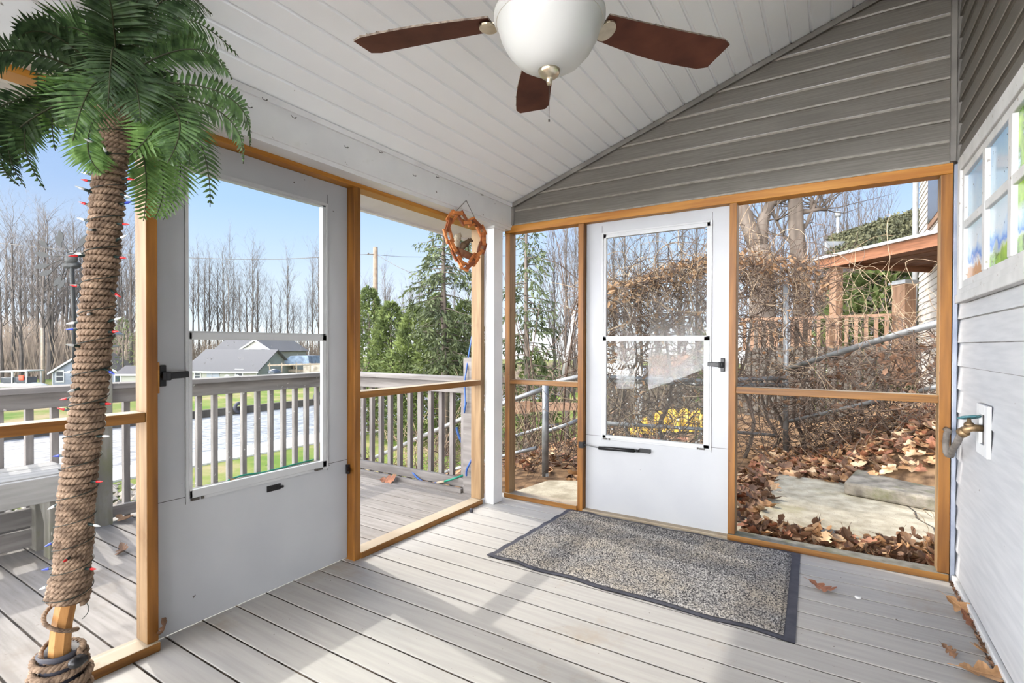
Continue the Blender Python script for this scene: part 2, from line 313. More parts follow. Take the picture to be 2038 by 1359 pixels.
def mat_mat():
    m, n, b = mk('mat_loops'); L = n.links.new; b.inputs['Roughness'].default_value = 0.95; b.inputs['Specular IOR Level'].default_value = 0.1
    g = n.nodes.new('ShaderNodeNewGeometry')
    no = n.nodes.new('ShaderNodeTexNoise'); no.inputs['Scale'].default_value = 130; no.inputs['Detail'].default_value = 3; L(g.outputs['Position'], no.inputs['Vector'])
    r = n.nodes.new('ShaderNodeValToRGB'); r.color_ramp.elements[0].position = 0.40; r.color_ramp.elements[1].position = 0.62
    r.color_ramp.elements[0].color = c(58, 57, 60); r.color_ramp.elements[1].color = c(152, 150, 148); L(no.outputs['Fac'], r.inputs[0])
    n2 = n.nodes.new('ShaderNodeTexNoise'); n2.inputs['Scale'].default_value = 2.6; n2.inputs['Detail'].default_value = 6; n2.inputs['Roughness'].default_value = 0.7; L(g.outputs['Position'], n2.inputs['Vector'])
    q = n.nodes.new('ShaderNodeMapRange'); L(n2.outputs['Fac'], q.inputs[0]); q.inputs[1].default_value = 0.44; q.inputs[2].default_value = 0.68; q.inputs[4].default_value = 0.8
    mul = n.nodes.new('ShaderNodeMath'); mul.operation = 'MULTIPLY'; L(q.outputs[0], mul.inputs[0])
    q3 = n.nodes.new('ShaderNodeMapRange'); L(no.outputs['Fac'], q3.inputs[0]); q3.inputs[1].default_value = 0.38; q3.inputs[2].default_value = 0.55; L(q3.outputs[0], mul.inputs[1])
    x = n.nodes.new('ShaderNodeMix'); x.data_type = 'RGBA'; L(mul.outputs[0], x.inputs['Factor']); L(r.outputs[0], x.inputs['A']); x.inputs['B'].default_value = c(160, 150, 134)
    L(x.outputs['Result'], b.inputs['Base Color']); return m
MT['mat'] = mat_mat()
tone('water', 0.92)

# ------------------------------------------------------------------ mesh helpers
class MB:
    def __init__(s): s.v = []; s.f = []; s.m = []; s.sm = []
    def quad(s, a, b, cc, d, mi=0, sm=False):
        i = len(s.v); s.v += [tuple(a), tuple(b), tuple(cc), tuple(d)]; s.f.append((i, i+1, i+2, i+3)); s.m.append(mi); s.sm.append(sm)
    def tri(s, a, b, cc, mi=0):
        i = len(s.v); s.v += [tuple(a), tuple(b), tuple(cc)]; s.f.append((i, i+1, i+2)); s.m.append(mi); s.sm.append(False)
    def obox(s, o, a, b, cc, mi=0, mis=None):                      # a corner and three edge vectors
        o, a, b, cc = V(o), V(a), V(b), V(cc)
        if a.cross(b).dot(cc) < 0: a, b = b, a
        p = [o, o+a, o+a+b, o+b, o+cc, o+a+cc, o+a+b+cc, o+b+cc]; i = len(s.v); s.v += [tuple(q) for q in p]
        for k, f in enumerate(((3, 2, 1, 0), (4, 5, 6, 7), (0, 1, 5, 4), (1, 2, 6, 5), (2, 3, 7, 6), (3, 0, 4, 7))):
            s.f.append(tuple(i+j for j in f)); s.m.append(mis[k] if mis else mi); s.sm.append(False)
        return s
    def box(s, x0, x1, y0, y1, z0, z1, mi=0, mis=None):
        return s.obox((x0, y0, z0), (x1-x0, 0, 0), (0, y1-y0, 0), (0, 0, z1-z0), mi, mis)
    def bar(s, p, q, w, h, up=(0, 0, 1), mi=0):                      # a squared bar between two points
        p, q = V(p), V(q); t = (q-p).normalized(); side = t.cross(V(up))
        if side.length < 1e-4: side = t.cross(V((1, 0, 0)))
        side.normalize(); u = side.cross(t)
        return s.obox(p-side*w/2-u*h/2, q-p, side*w, u*h, mi)
    def tube(s, pts, r, n=6, mi=0, caps=True, sm=True, close=False):
        pts = [V(p) for p in pts]; k = len(pts); rr = r if isinstance(r, (list, tuple)) else [r]*k
        base = len(s.v); nrm = None
        for i, p in enumerate(pts):
            if close: t = pts[(i+1) % k]-pts[i-1]
            else: t = pts[min(i+1, k-1)]-pts[max(i-1, 0)]
            if t.length < 1e-9: t = V((0, 0, 1))
            t.normalize()
            if nrm is None:
                nrm = t.cross(V((0, 0, 1)))
                if nrm.length < 0.05: nrm = t.cross(V((1, 0, 0)))
            nrm = nrm - t*nrm.dot(t)
            if nrm.length < 1e-6: nrm = t.orthogonal()
            nrm.normalize(); b = t.cross(nrm)
            for j in range(n):
                a = 2*PI*j/n; s.v.append(tuple(p+(nrm*math.cos(a)+b*math.sin(a))*rr[i]))
        for i in range(k if close else k-1):
            i2 = (i+1) % k
            for j in range(n):
                j2 = (j+1) % n
                s.f.append((base+i*n+j, base+i*n+j2, base+i2*n+j2, base+i2*n+j)); s.m.append(mi); s.sm.append(sm)
        if caps and not close:
            s.f.append(tuple(base+j for j in reversed(range(n)))); s.m.append(mi); s.sm.append(False)
            s.f.append(tuple(base+(k-1)*n+j for j in range(n))); s.m.append(mi); s.sm.append(False)
        return s
    def lathe(s, prof, cen, n=24, mi=0, axis=(0, 0, 1), sm=True):    # profile of (radius, height)
        ax = V(axis).normalized(); a = ax.orthogonal().normalized(); b = ax.cross(a); cen = V(cen); base = len(s.v); k = len(prof)
        for r, h in prof:
            for j in range(n):
                t = 2*PI*j/n; s.v.append(tuple(cen+ax*h+(a*math.cos(t)+b*math.sin(t))*r))
        for i in range(k-1):
            for j in range(n):
                j2 = (j+1) % n; s.f.append((base+i*n+j, base+i*n+j2, base+(i+1)*n+j2, base+(i+1)*n+j)); s.m.append(mi); s.sm.append(sm)
        if prof[0][0] > 1e-5: s.f.append(tuple(base+j for j in reversed(range(n)))); s.m.append(mi); s.sm.append(False)
        if prof[-1][0] > 1e-5: s.f.append(tuple(base+(k-1)*n+j for j in range(n))); s.m.append(mi); s.sm.append(False)
        return s
    def prism(s, pts, d, mi=0):                                       # a planar outline given depth d
        d = V(d); i = len(s.v); k = len(pts); s.v += [tuple(V(p)) for p in pts]+[tuple(V(p)+d) for p in pts]
        nrm = V((0, 0, 0))
        for j in range(k): nrm += V(pts[j]).cross(V(pts[(j+1) % k]))
        fl = nrm.dot(d) > 0
        lo = tuple(range(i, i+k)); hi = tuple(range(i+k, i+2*k))
        s.f.append(tuple(reversed(lo)) if fl else lo); s.f.append(hi if fl else tuple(reversed(hi))); s.m += [mi, mi]; s.sm += [False, False]
        for j in range(k):
            j2 = (j+1) % k; q = (i+j, i+j2, i+k+j2, i+k+j); s.f.append(q if fl else tuple(reversed(q))); s.m.append(mi); s.sm.append(False)
        return s
    def loft(s, rings, mi=0, sm=True, caps=True):
        base = len(s.v); n = len(rings[0])
        for r in rings: s.v += [tuple(p) for p in r]
        for i in range(len(rings)-1):
            for j in range(n):
                j2 = (j+1) % n; s.f.append((base+i*n+j, base+i*n+j2, base+(i+1)*n+j2, base+(i+1)*n+j)); s.m.append(mi); s.sm.append(sm)
        if caps:
            s.f.append(tuple(base+j for j in reversed(range(n)))); s.f.append(tuple(base+(len(rings)-1)*n+j for j in range(n))); s.m += [mi, mi]; s.sm += [False, False]
        return s
    def grid(s, fn, nu, nv, mi=0, sm=True):
        base = len(s.v)
        for i in range(nu+1):
            for j in range(nv+1): s.v.append(tuple(fn(i/nu, j/nv)))
        w = nv+1
        for i in range(nu):
            for j in range(nv):
                s.f.append((base+i*w+j, base+(i+1)*w+j, base+(i+1)*w+j+1, base+i*w+j+1)); s.m.append(mi); s.sm.append(sm)
        return s
    def build(s, name, mats, parent=None, bevel=0.0, label=None, cat=None, group=None, kind=None):
        if isinstance(mats, str): mats = [mats]
        if parent is not None: org = org_of(parent)
        else:
            xs, ys, zs = zip(*s.v); org = V(((min(xs)+max(xs))/2, (min(ys)+max(ys))/2, min(zs)))
        me = bpy.data.meshes.new(name); me.from_pydata([(x-org.x, y-org.y, z-org.z) for x, y, z in s.v], [], s.f)
        for m in mats: me.materials.append(MT[m])
        me.polygons.foreach_set('material_index', s.m); me.polygons.foreach_set('use_smooth', s.sm); me.update()
        o = bpy.data.objects.new(name, me); COL.objects.link(o)
        if parent is not None: o.parent = parent; o['_o'] = 0
        else: o.location = org
        ORG[o.name] = org.copy()
        if bevel:
            b = o.modifiers.new('edge', 'BEVEL'); b.width = bevel; b.segments = 2; b.limit_method = 'ANGLE'; b.angle_limit = 0.7
        if '_o' in o: del o['_o']
        return tag(o, label, cat, group, kind)
ORG = {}
def org_of(o): return ORG[o.name]
def tag(o, label=None, cat=None, group=None, kind=None):
    if label: o['label'] = label
    if cat: o['category'] = cat
    if group: o['group'] = group
    if kind: o['kind'] = kind
    return o
def empty(name, loc, label, cat, group=None, kind=None):
    o = bpy.data.objects.new(name, None); COL.objects.link(o); o.location = loc; o.empty_display_size = 0.1; ORG[o.name] = V(loc)
    return tag(o, label, cat, group, kind)
def copy_tree(o, loc=None, parent=None, rz=None, sc=None):
    n = o.copy(); COL.objects.link(n)
    if parent is not None: n.parent = parent
    if loc is not None: n.location = loc
    if rz is not None: n.rotation_euler = (0, 0, rz)
    if sc is not None: n.scale = sc if not isinstance(sc, (int, float)) else (sc, sc, sc)
    for ch in list(o.children): copy_tree(ch, parent=n)
    return n
def frame_boxes(mb, mp, u0, u1, v0, v1, bw, w0, w1, mi=0, bt=None, bb=None):   # a rectangular frame in a wall's own coordinates
    bt = bt or bw; bb = bb or bw
    lbox(mb, mp, u0, u0+bw, v0, v1, w0, w1, mi); lbox(mb, mp, u1-bw, u1, v0, v1, w0, w1, mi)
    lbox(mb, mp, u0+bw, u1-bw, v0, v0+bb, w0, w1, mi); lbox(mb, mp, u0+bw, u1-bw, v1-bt, v1, w0, w1, mi)
def lbox(mb, mp, u0, u1, v0, v1, w0, w1, mi=0):
    o = mp(u0, v0, w0); mb.obox(o, mp(u1, v0, w0)-o, mp(u0, v1, w0)-o, mp(u0, v0, w1)-o, mi)
rnd = random.uniform
STR = 'structure'

# ------------------------------------------------------------------ terrain
def sst(t): t = max(0.0, min(1.0, t)); return t*t*(3-2*t)
def hz(x, y):
    if -4.2 < x < 0.9 and y < 3.4: return -0.42
    h = -0.14 - 4.5*sst((-2.35-x+0.10*(y-4))/11.0) if y > 3 or x < -2 else -0.14
    h += -1.6*sst((y-9)/16.0)*(1-sst((-2.35-x)/11.0))*(1 if x < 2 else 0.5)
    h += 0.62*sst((x+0.35)/1.3)*sst((y-4.5)/1.3)*(1-0.5*sst((y-9)/6))
    if -1.0 < x < 3 and y < 4.0: h -= 0.05*sst((4.0-y)/0.4)
    if x < -27.0: h = h*(1-sst((-27.0-x)/0.4)) + (-6.2)*sst((-27.0-x)/0.4)
    if x < -45.6: h = -6.2 + 1.55*sst((-45.6-x)/0.4)
    return h
def build_ground():
    mb = MB()
    xs = [-190, -150, -120, -100, -85, -75, -66, -58, -52, -48, -46.2, -46, -45.6, -45, -40, -34, -30, -28, -27.4, -27.2, -27.0]
    x = -26.5
    while x < -10: xs.append(x); x += 1.0
    while x < 6: xs.append(x); x += 0.25
    xs += [6, 8, 11, 15, 20, 28, 40, 60]
    ys = [-60, -30, -15, -8, -5, -3, -1.5, 0, 1, 2, 2.8, 3.2]
    y = 3.4
    while y < 10: ys.append(y); y += 0.2
    while y < 24: ys.append(y); y += 1.0
    ys += [26, 30, 35, 40, 46, 54, 64, 76, 90, 110, 140, 180]
    b = len(mb.v); n = len(ys)
    for X in xs:
        for Y in ys:
            jit = 0.05*math.sin(3.1*X+1.7*Y)*math.sin(2.3*Y-X) if -9 < X < 6 and 4 < Y < 12 else 0
            mb.v.append((X, Y, hz(X, Y)+jit*0.5))
    for i in range(len(xs)-1):
        for j in range(n-1):
            mb.f.append((b+i*n+j, b+(i+1)*n+j, b+(i+1)*n+j+1, b+i*n+j+1)); mb.m.append(0); mb.sm.append(True)
    mb.build('ground', 'ground', label='sloping lawn and bare earth running down to the canal', cat='ground', kind=STR)
build_ground()
w_ = MB(); w_.quad((-46, -60, -5.1), (-27, -60, -5.1), (-27, 180, -5.1), (-46, 180, -5.1)); w_.build('canal_water', 'water', label='rippling grey canal water beyond the deck railing', cat='water', kind=STR)
w_ = MB(); w_.box(-46.0, -45.5, -60, 180, -6.2, -4.45); w_.build('far_seawall', 'seawall', label='dark timber seawall along the far bank of the canal', cat='seawall', kind=STR)
w_ = MB(); w_.box(-28.2, -25.6, -60, 24.5, -5.6, -4.55); w_.build('canal_walkway', 'dock', label='white concrete walkway along the near canal bank', cat='walkway', kind=STR)

# ------------------------------------------------------------------ floor and deck boards
def boards(name, mat, x0, x1, y0, y1, label, cat):
    mb = MB(); k0 = math.floor((y0-2.02)/0.1455); y = 2.02+k0*0.1455
    while y < y1-0.01:
        a = max(y+0.0045, y0); b = min(y+0.141, y1)
        if b-a > 0.01: mb.box(x0, x1, a, b, -0.032, 0.0)
        if y0 < y < y1: mb.box(x0+0.002, x1-0.002, y-0.0042, y+0.0042, -0.030, -0.0030, 1)      # grit packed in the gap
        y += 0.1455
    return mb.build(name, [mat, 'gapdirt'], bevel=0.002, label=label, cat=cat, kind=STR)
boards('floor', 'floor', -2.29, 0.505, -0.9, 3.43, 'porch floor of grey white painted boards with dark gaps', 'floor')
boards('deck_floor', 'deck', -4.14, -2.29, -0.9, 3.33, 'outdoor deck of weathered pale boards beyond the screens', 'deck')
fj = MB()
for yy in (-0.6, 0.7, 2.0, 3.2): fj.box(-4.1, 0.5, yy, yy+0.04, -0.2, -0.034)
fj.box(-4.14, 0.5, 3.33, 3.36, -0.2, -0.01); fj.box(-4.17, -4.14, -0.9, 3.36, -0.2, -0.002)
fj.build('floor_joists', 'greyh', label='grey joists and rim boards under the deck', cat='joists', kind=STR)

# ------------------------------------------------------------------ ceiling, beam, gable wall
XB = -2.095
def zc(x): return 2.268+0.339*(x+2.088)
def build_ceiling():
    mb = MB(); g = -1.99; y0, y1 = -2.2, 3.345; sl = V((1, 0, 0.339)).normalized(); nd = V((-sl.z, 0, sl.x))
    xs = [XB-0.02]; x = g
    while x < 0.55: xs.append(x); x += 0.0985
    xs.append(0.60)
    for i in range(len(xs)-1):
        a, b = xs[i], xs[i+1]; gw = 0.007
        pr = [(a, 0.012), (a+gw, 0.012), (a+gw+0.004, 0.0), (b-0.005, 0.0), (b, 0.012)]
        for (xa, da), (xb, db) in zip(pr[:-1], pr[1:]):
            A = V((xa, 0, zc(xa)))+nd*da; B = V((xb, 0, zc(xb)))+nd*db
            mb.quad((A.x, y1, A.z), (B.x, y1, B.z), (B.x, y0, B.z), (A.x, y0, A.z))
    a, b = V((XB-0.4, 0, zc(XB-0.4)))+nd*0.02, V((0.75, 0, zc(0.75)))+nd*0.02
    mb.prism([(a.x, y0, a.z), (b.x, y0, b.z), (b.x, y0, b.z+0.05), (a.x, y0, a.z+0.05)], (0, y1-y0, 0))
    mb.build('ceiling', 'ceil', label='sloping white plank ceiling over the porch', cat='ceiling', kind=STR)
build_ceiling()
mb = MB(); mb.box(XB-0.22, XB, -2.2, 3.34, 2.085, zc(XB)+0.0)
mb.build('trim_1', 'beam', bevel=0.003, label='boxed white beam along the left edge of the ceiling', cat='beam', kind=STR)
mb = MB(); mb.box(XB, XB+0.012, -2.2, 3.34, zc(XB)-0.03, zc(XB)-0.002)
mb.build('trim_2', 'white', label='thin white strip where the ceiling meets the beam', cat='trim', kind=STR)
# eaves outside the left wall
mb = MB(); mb.prism([(-2.31, -2.2, 2.065), (-2.48, -2.2, 2.03), (-2.48, -2.2, 2.12), (-2.31, -2.2, 2.18)], (0, 5.7, 0)); mb.box(-2.515, -2.48, -2.2, 3.5, 2.015, 2.13)
mb.build('trim_3', 'white', label='white eave board outside the left screens', cat='eave', kind=STR)
mb = MB(); mb.prism([(-2.55, -2.2, zc(-2.55)+0.03), (0.9, -2.2, zc(0.9)+0.09), (0.9, -2.2, zc(0.9)+0.14), (-2.55, -2.2, zc(-2.55)+0.08)], (0, 5.75, 0))
mb.build('roof', 'shingled', label='roof deck over the porch ceiling', cat='roof', kind=STR)

def build_gable():
    mb = MB(); z = 2.098; e = 0.1055; k = 0
    XR = 0.50
    while z < 3.05:
        z1 = z+e
        xa = max(XB-0.03, (z-2.268)/0.339-2.088); xb = max(XB-0.03, (z1-2.268)/0.339-2.088)
        if xa < XR:
            # dutch-lap course: sloped face, cove and butt edge
            prof = [(3.360, z-0.004), (3.360-0.027, z+0.007), (3.360-0.028, z+0.010), (3.360-0.022, z+e*0.66), (3.360-0.016, z+e*0.74), (3.360-0.004, z+e*0.80), (3.360, z+e*0.84), (3.360, z1-0.003)]
            if k % 2: prof = [(3.360-0.014, z), (3.360-0.0185, z+0.010), (3.360-0.0195, z+0.014), (3.360-0.016, z+e*0.85), (3.360-0.013, z1-0.001)]
            else: prof = [(3.360-0.010, z-0.001), (3.360-0.021, z+0.0005), (3.360-0.0235, z+0.008), (3.360-0.0235, z+0.010), (3.360-0.019, z+e*0.85), (3.360-0.014, z1)]
            for (ya, za), (yb, zb) in zip(prof[:-1], prof[1:]):
                X0 = max(XB-0.03, (za-2.268)/0.339-2.10); X1 = max(XB-0.03, (zb-2.268)/0.339-2.10)
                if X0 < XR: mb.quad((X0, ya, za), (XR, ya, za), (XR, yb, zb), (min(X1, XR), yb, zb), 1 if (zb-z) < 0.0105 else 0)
            mb.quad((xa, 3.36, z-0.003), (XR, 3.36, z-0.003), (XR, 3.354, z-0.003), (xa, 3.354, z-0.003))
        z = z1; k += 1
    mb.prism([(XB-0.1, 3.365, 2.10), (0.58, 3.365, 2.10), (0.58, 3.365, zc(0.58)), (XB-0.1, 3.365, zc(XB-0.1))], (0, 0.06, 0))
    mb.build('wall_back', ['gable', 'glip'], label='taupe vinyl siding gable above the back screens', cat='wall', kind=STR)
build_gable()
mb = MB()
a = V((XB, 3.325, zc(XB)-0.008)); b = V((0.52, 3.325, zc(0.52)-0.008))
mb.obox(a, b-a, V((0, 0.04, 0)), V((0, 0, -0.022))); mb.obox(a+V((0, -0.006, 0.004)), b-a, V((0, 0.01, 0)), V((0, 0, -0.034)))
mb.box(XB, XB+0.02, 3.325, 3.36, 2.10, zc(XB)-0.02)
mb.build('trim_4', 'gtrim', bevel=0.003, label='taupe channel along the sloping top of the gable siding', cat='trim', kind=STR)
mb = MB(); mb.box(0.487, 0.512, 3.318, 3.36, 2.10, zc(0.5)); mb.box(0.512, 0.535, 3.335, 3.36, 2.10, zc(0.52))
mb.build('trim_5', 'gtrim', bevel=0.003, label='upright taupe channel in the corner beside the house wall', cat='trim', kind=STR)

# ------------------------------------------------------------------ right house wall
XW = 0.54
def build_right():
    mb = MB(); y0, y1 = -2.2, 3.47; z = 0.045; e = 0.1155
    while z < 2.06:
        z1 = min(z+e, 2.08); o = 0.014
        mb.quad((XW-o, y1, z), (XW-o, y0, z), (XW-0.002, y0, z1+0.004), (XW-0.002, y1, z1+0.004), 0)
        mb.quad((XW+0.01, y1, z), (XW+0.01, y0, z), (XW-o, y0, z), (XW-o, y1, z), 0)
        mb.tri((XW-o, y1, z), (XW-0.002, y1, z1), (XW+0.004, y1, z), 0)
        mb.quad((XW-0.0032, y1, z-0.004), (XW-0.0032, y0, z-0.004), (XW-0.0026, y0, z+0.001), (XW-0.0026, y1, z+0.001), 2)
        z = z1
    z = 2.075; e = 0.1055
    while z < 3.2:
        z1 = z+e
        prof = [(XW-0.004, z-0.001), (XW-0.017, z+0.0005), (XW-0.0195, z+0.008), (XW-0.0195, z+0.010), (XW-0.012, z+e*0.85), (XW-0.004, z1)]
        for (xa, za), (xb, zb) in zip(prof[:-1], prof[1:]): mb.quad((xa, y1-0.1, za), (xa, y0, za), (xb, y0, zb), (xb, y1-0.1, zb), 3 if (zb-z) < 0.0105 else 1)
        mb.quad((XW, y1-0.1, z), (XW, y0, z), (XW-0.020, y0, z), (XW-0.020, y1-0.1, z), 1)
        z = z1
    mb.box(XW+0.011, XW+0.09, y0, y1, -0.2, 3.3, 0)
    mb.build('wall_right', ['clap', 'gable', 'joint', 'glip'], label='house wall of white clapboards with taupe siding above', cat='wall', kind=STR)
build_right()
mb = MB(); mb.box(XW-0.028, XW-0.008, -2.2, 3.40, -0.03, 0.035)
mb.build('baseboard_right', 'white', bevel=0.003, label='white board along the foot of the house wall', cat='baseboard', kind=STR)
mb = MB(); mb.box(0.507, 0.525, 3.345, 3.38, 0.0, 2.09); mb.box(0.515, 0.535, 3.38, 3.40, 0.0, 2.12)
mb.build('trim_6', 'bluegrey', bevel=0.002, label='bluish grey metal corner strip between post and clapboards', cat='trim', kind=STR)

def painted_mat():
    m, n, b = mk('painted_glass'); L = n.links.new; b.inputs['Roughness'].default_value = 0.12; b.inputs['Specular IOR Level'].default_value = 0.7
    g = n.nodes.new('ShaderNodeNewGeometry'); sp = n.nodes.new('ShaderNodeSeparateXYZ'); L(g.outputs['Position'], sp.inputs[0])
    no = n.nodes.new('ShaderNodeTexNoise'); no.inputs['Scale'].default_value = 16; no.inputs['Detail'].default_value = 4; L(g.outputs['Position'], no.inputs['Vector'])
    ad = n.nodes.new('ShaderNodeMath'); ad.operation = 'MULTIPLY_ADD'; L(no.outputs['Fac'], ad.inputs[0]); ad.inputs[1].default_value = 0.16; L(sp.outputs['Z'], ad.inputs[2])
    q = n.nodes.new('ShaderNodeMapRange'); L(ad.outputs[0], q.inputs[0]); q.inputs[1].default_value = 1.53; q.inputs[2].default_value = 2.09
    r = n.nodes.new('ShaderNodeValToRGB'); E_ = r.color_ramp.elements
    E_[0].position = 0.0; E_[0].color = c(196, 146, 108); E_[1].position = 1.0; E_[1].color = c(138, 178, 214)
    for p_, col in ((0.13, c(196, 150, 112)), (0.17, c(222, 232, 240)), (0.22, c(70, 130, 214)), (0.27, c(150, 190, 232)), (0.34, c(206, 220, 228)), (0.7, c(176, 204, 222))):
        e = E_.new(p_); e.color = col
    L(q.outputs[0], r.inputs[0])
    # green growth low on the second pane and a leafy green top on the third
    n2 = n.nodes.new('ShaderNodeTexNoise'); n2.inputs['Scale'].default_value = 10; n2.inputs['Detail'].default_value = 5; L(g.outputs['Position'], n2.inputs['Vector'])
    r2 = n.nodes.new('ShaderNodeValToRGB'); r2.color_ramp.elements[0].position = 0.35; r2.color_ramp.elements[1].position = 0.65
    r2.color_ramp.elements[0].color = c(64, 120, 60); r2.color_ramp.elements[1].color = c(164, 204, 74); L(n2.outputs['Fac'], r2.inputs[0])
    def mrange(sock, a, bb, lo=0.0, hi=1.0):
        x = n.nodes.new('ShaderNodeMapRange'); L(sock, x.inputs[0]); x.inputs[1].default_value = a; x.inputs[2].default_value = bb; x.inputs[3].default_value = lo; x.inputs[4].default_value = hi; return x.outputs[0]
    def mul(a, bb, op='MULTIPLY'):
        x = n.nodes.new('ShaderNodeMath'); x.operation = op; L(a, x.inputs[0]); L(bb, x.inputs[1]); return x.outputs[0]
    y2 = mrange(sp.outputs['Y'], 2.74, 2.73); zl = mrange(ad.outputs[0], 1.65, 1.61)
    y3 = mrange(sp.outputs['Y'], 2.38, 2.375); nz = mrange(n2.outputs['Fac'], 0.36, 0.42); zu = mrange(sp.outputs['Z'], 1.62, 1.66)
    f = mul(mul(y2, zl), mul(mul(y3, nz), zu), 'MAXIMUM')
    x = n.nodes.new('ShaderNodeMix'); x.data_type = 'RGBA'; L(f, x.inputs['Factor']); L(r.outputs[0], x.inputs['A']); L(r2.outputs[0], x.inputs['B'])
    sk = n.nodes.new('ShaderNodeTexNoise'); sk.inputs['Scale'].default_value = 70; L(g.outputs['Position'], sk.inputs['Vector'])
    k = mrange(sk.outputs['Fac'], 0.71, 0.73); x2 = n.nodes.new('ShaderNodeMix'); x2.data_type = 'RGBA'; L(k, x2.inputs['Factor']); L(x.outputs['Result'], x2.inputs['A']); x2.inputs['B'].default_value = c(40, 44, 50)
    L(x2.outputs['Result'], b.inputs['Base Color']); return m
MT['painted'] = painted_mat()
MT['oldwhite'] = pm('flaking_white', c(186, 186, 184), c(202, 201, 199), 8, rough=0.6, speck=c(150, 142, 132), spk=0.69, spscale=38)
def build_window():
    w = empty('window_1', (XW-0.03, 2.4, 1.42), 'white paned window in the house wall with a painted beach scene on the glass', 'window', kind=STR)
    mp = lambda u, v, d: V((XW-0.016-d, u, v))
    f = MB(); frame_boxes(f, mp, 1.34, 3.19, 1.42, 2.065, 0.05, 0.0, 0.028, bt=0.065, bb=0.03)
    f.build('window_frame', 'oldwhite', w, bevel=0.003)
    s = MB(); lbox(s, mp, 1.30, 3.195, 1.385, 1.424, 0.0, 0.034); s.build('window_sill', 'oldwhite', w, bevel=0.003)
    mu = MB(); frame_boxes(mu, mp, 1.39, 3.14, 1.45, 2.0, 0.035, 0.0, 0.018)
    ys = [1.39, 1.655, 2.015, 2.375, 2.735, 3.14]
    for yy in ys[1:-1]: lbox(mu, mp, yy-0.022, yy+0.022, 1.485, 1.965, 0.0, 0.020)
    lbox(mu, mp, 1.425, 3.105, 1.722, 1.758, 0.0, 0.018)
    mu.build('muntins', 'oldwhite', w, bevel=0.003)
    p = MB(); lbox(p, mp, 1.425, 3.105, 1.485, 1.965, -0.006, 0.003); p.build('painted_pane', 'painted', w, label='glass painted with sky, waves and a palm')
build_window()

# ------------------------------------------------------------------ left screen wall (posts, rails, sill, header)
def build_left():
    w = empty('wall_left', (-2.245, 2.0, 0), 'left wall of orange brown timber posts and rails framing the white door', 'wall', kind=STR)
    def post(y0, y1, z0, z1, x0=-2.29, x1=-2.20, pale=True):
        m = MB(); m.box(x0, x1, y0, y1, z0, z1, mis=[0, 0, 1 if pale else 0, 0, 0, 0]); m.build('post', ['wood', 'pale'], w, bevel=0.003)
    post(0.905, 0.945, 0.036, 2.038); post(1.90, 1.942, 0.0, 2.038, pale=False)
    m = MB(); m.box(-2.295, -2.205, 3.085, 3.13, 0.036, 2.038); m.build('post', 'pale', w, bevel=0.003)
    post(-0.35, -0.31, 0.036, 2.02)
    def rail(name, y0, y1, z0, z1, x0, x1, mats=('woodh', 'paleh')):
        m = MB(); m.box(x0, x1, y0, y1, z0, z1, mis=[0, 1, 0, 0, 0, 0]); m.build(name, list(mats), w, bevel=0.003)
    rail('rail', 1.942, 3.085, 0.884, 0.922, -2.29, -2.205); rail('rail', -0.31, 0.905, 0.884, 0.922, -2.29, -2.205); 
    rail('sill', 1.942, 3.10, 0.0, 0.036, -2.29, -2.195); rail('sill', -2.2, 0.945, 0.0, 0.036, -2.29, -2.185)
    rail('header', -2.2, 3.13, 2.038, 2.062, -2.29, -2.20, ('woodhdr', 'woodhdr'))
    m = MB(); m.box(-2.29, XB-0.01, -2.2, 3.34, 2.062, 2.086); m.build('soffit', 'white', w)
    m = MB(); m.box(-2.262, -2.260, -0.31, 0.905, 0.04, 0.882); m.box(-2.262, -2.260, -0.31, 0.905, 0.924, 2.018); m.build('fly_screen', 'screen', w, label='fine grey insect screen')
    m = MB(); m.box(-2.24, -2.205, 0.945, 0.953, 0.99, 1.11); m.build('strike_block', 'woodhdr', w, bevel=0.002)
build_left()
mb = MB(); mb.box(-2.205, -2.122, 3.132, 3.25, 0.0, 2.045); mb.box(-2.215, -2.110, 3.12, 3.27, 2.045, 2.084)
mb.build('trim_7', 'white', bevel=0.003, label='square white column in the corner under the beam', cat='column', kind=STR)

# ------------------------------------------------------------------ back screen wall
YB = 3.34
def build_back():
    w = empty('wall_back_frame', (-0.8, YB+0.045, 0), 'back wall of orange brown timber framing the second white door', 'wall', kind=STR)
    def post(x0, x1, mis, z0=0.036, z1=2.045):
        m = MB(); m.box(x0, x1, YB, YB+0.085, z0, z1, mis=mis); m.build('post', ['wood', 'pale'], w, bevel=0.003)
    post(-2.158, -2.115, [0, 0, 0, 1, 0, 0]); post(-1.541, -1.50, [0]*6, 0.0); post(-0.538, -0.497, [0, 0, 0, 1, 0, 1], 0.036); post(0.455, 0.503, [0, 0, 0, 0, 0, 1])
    def rail(name, x0, x1, z0, z1, y0=YB+0.004, y1=YB+0.08, mats=('woodh', 'paleh'), dy=0.0):
        m = MB(); m.box(x0, x1, y0, y1, z0, z1, mis=[0, 1, 0, 0, 0, 0]); m.build(name, list(mats), w, bevel=0.003)
    rail('rail', -2.115, -1.541, 0.882, 0.917); rail('rail', -0.497, 0.455, 0.893, 0.933)
    rail('sill', -2.16, -1.541, 0.0, 0.036, YB-0.01, YB+0.085); rail('sill', -0.538, 0.50, 0.0, 0.036, YB-0.012, YB+0.085, ('woodh', 'greymoss'))
    rail('sill', -1.50, -0.538, 0.0, 0.018, YB-0.005, YB+0.05, ('paleh', 'paleh'))
    rail('header', -2.16, 0.503, 2.045, 2.098, YB-0.004, YB+0.085, ('woodhdr', 'woodhdr'))
build_back()

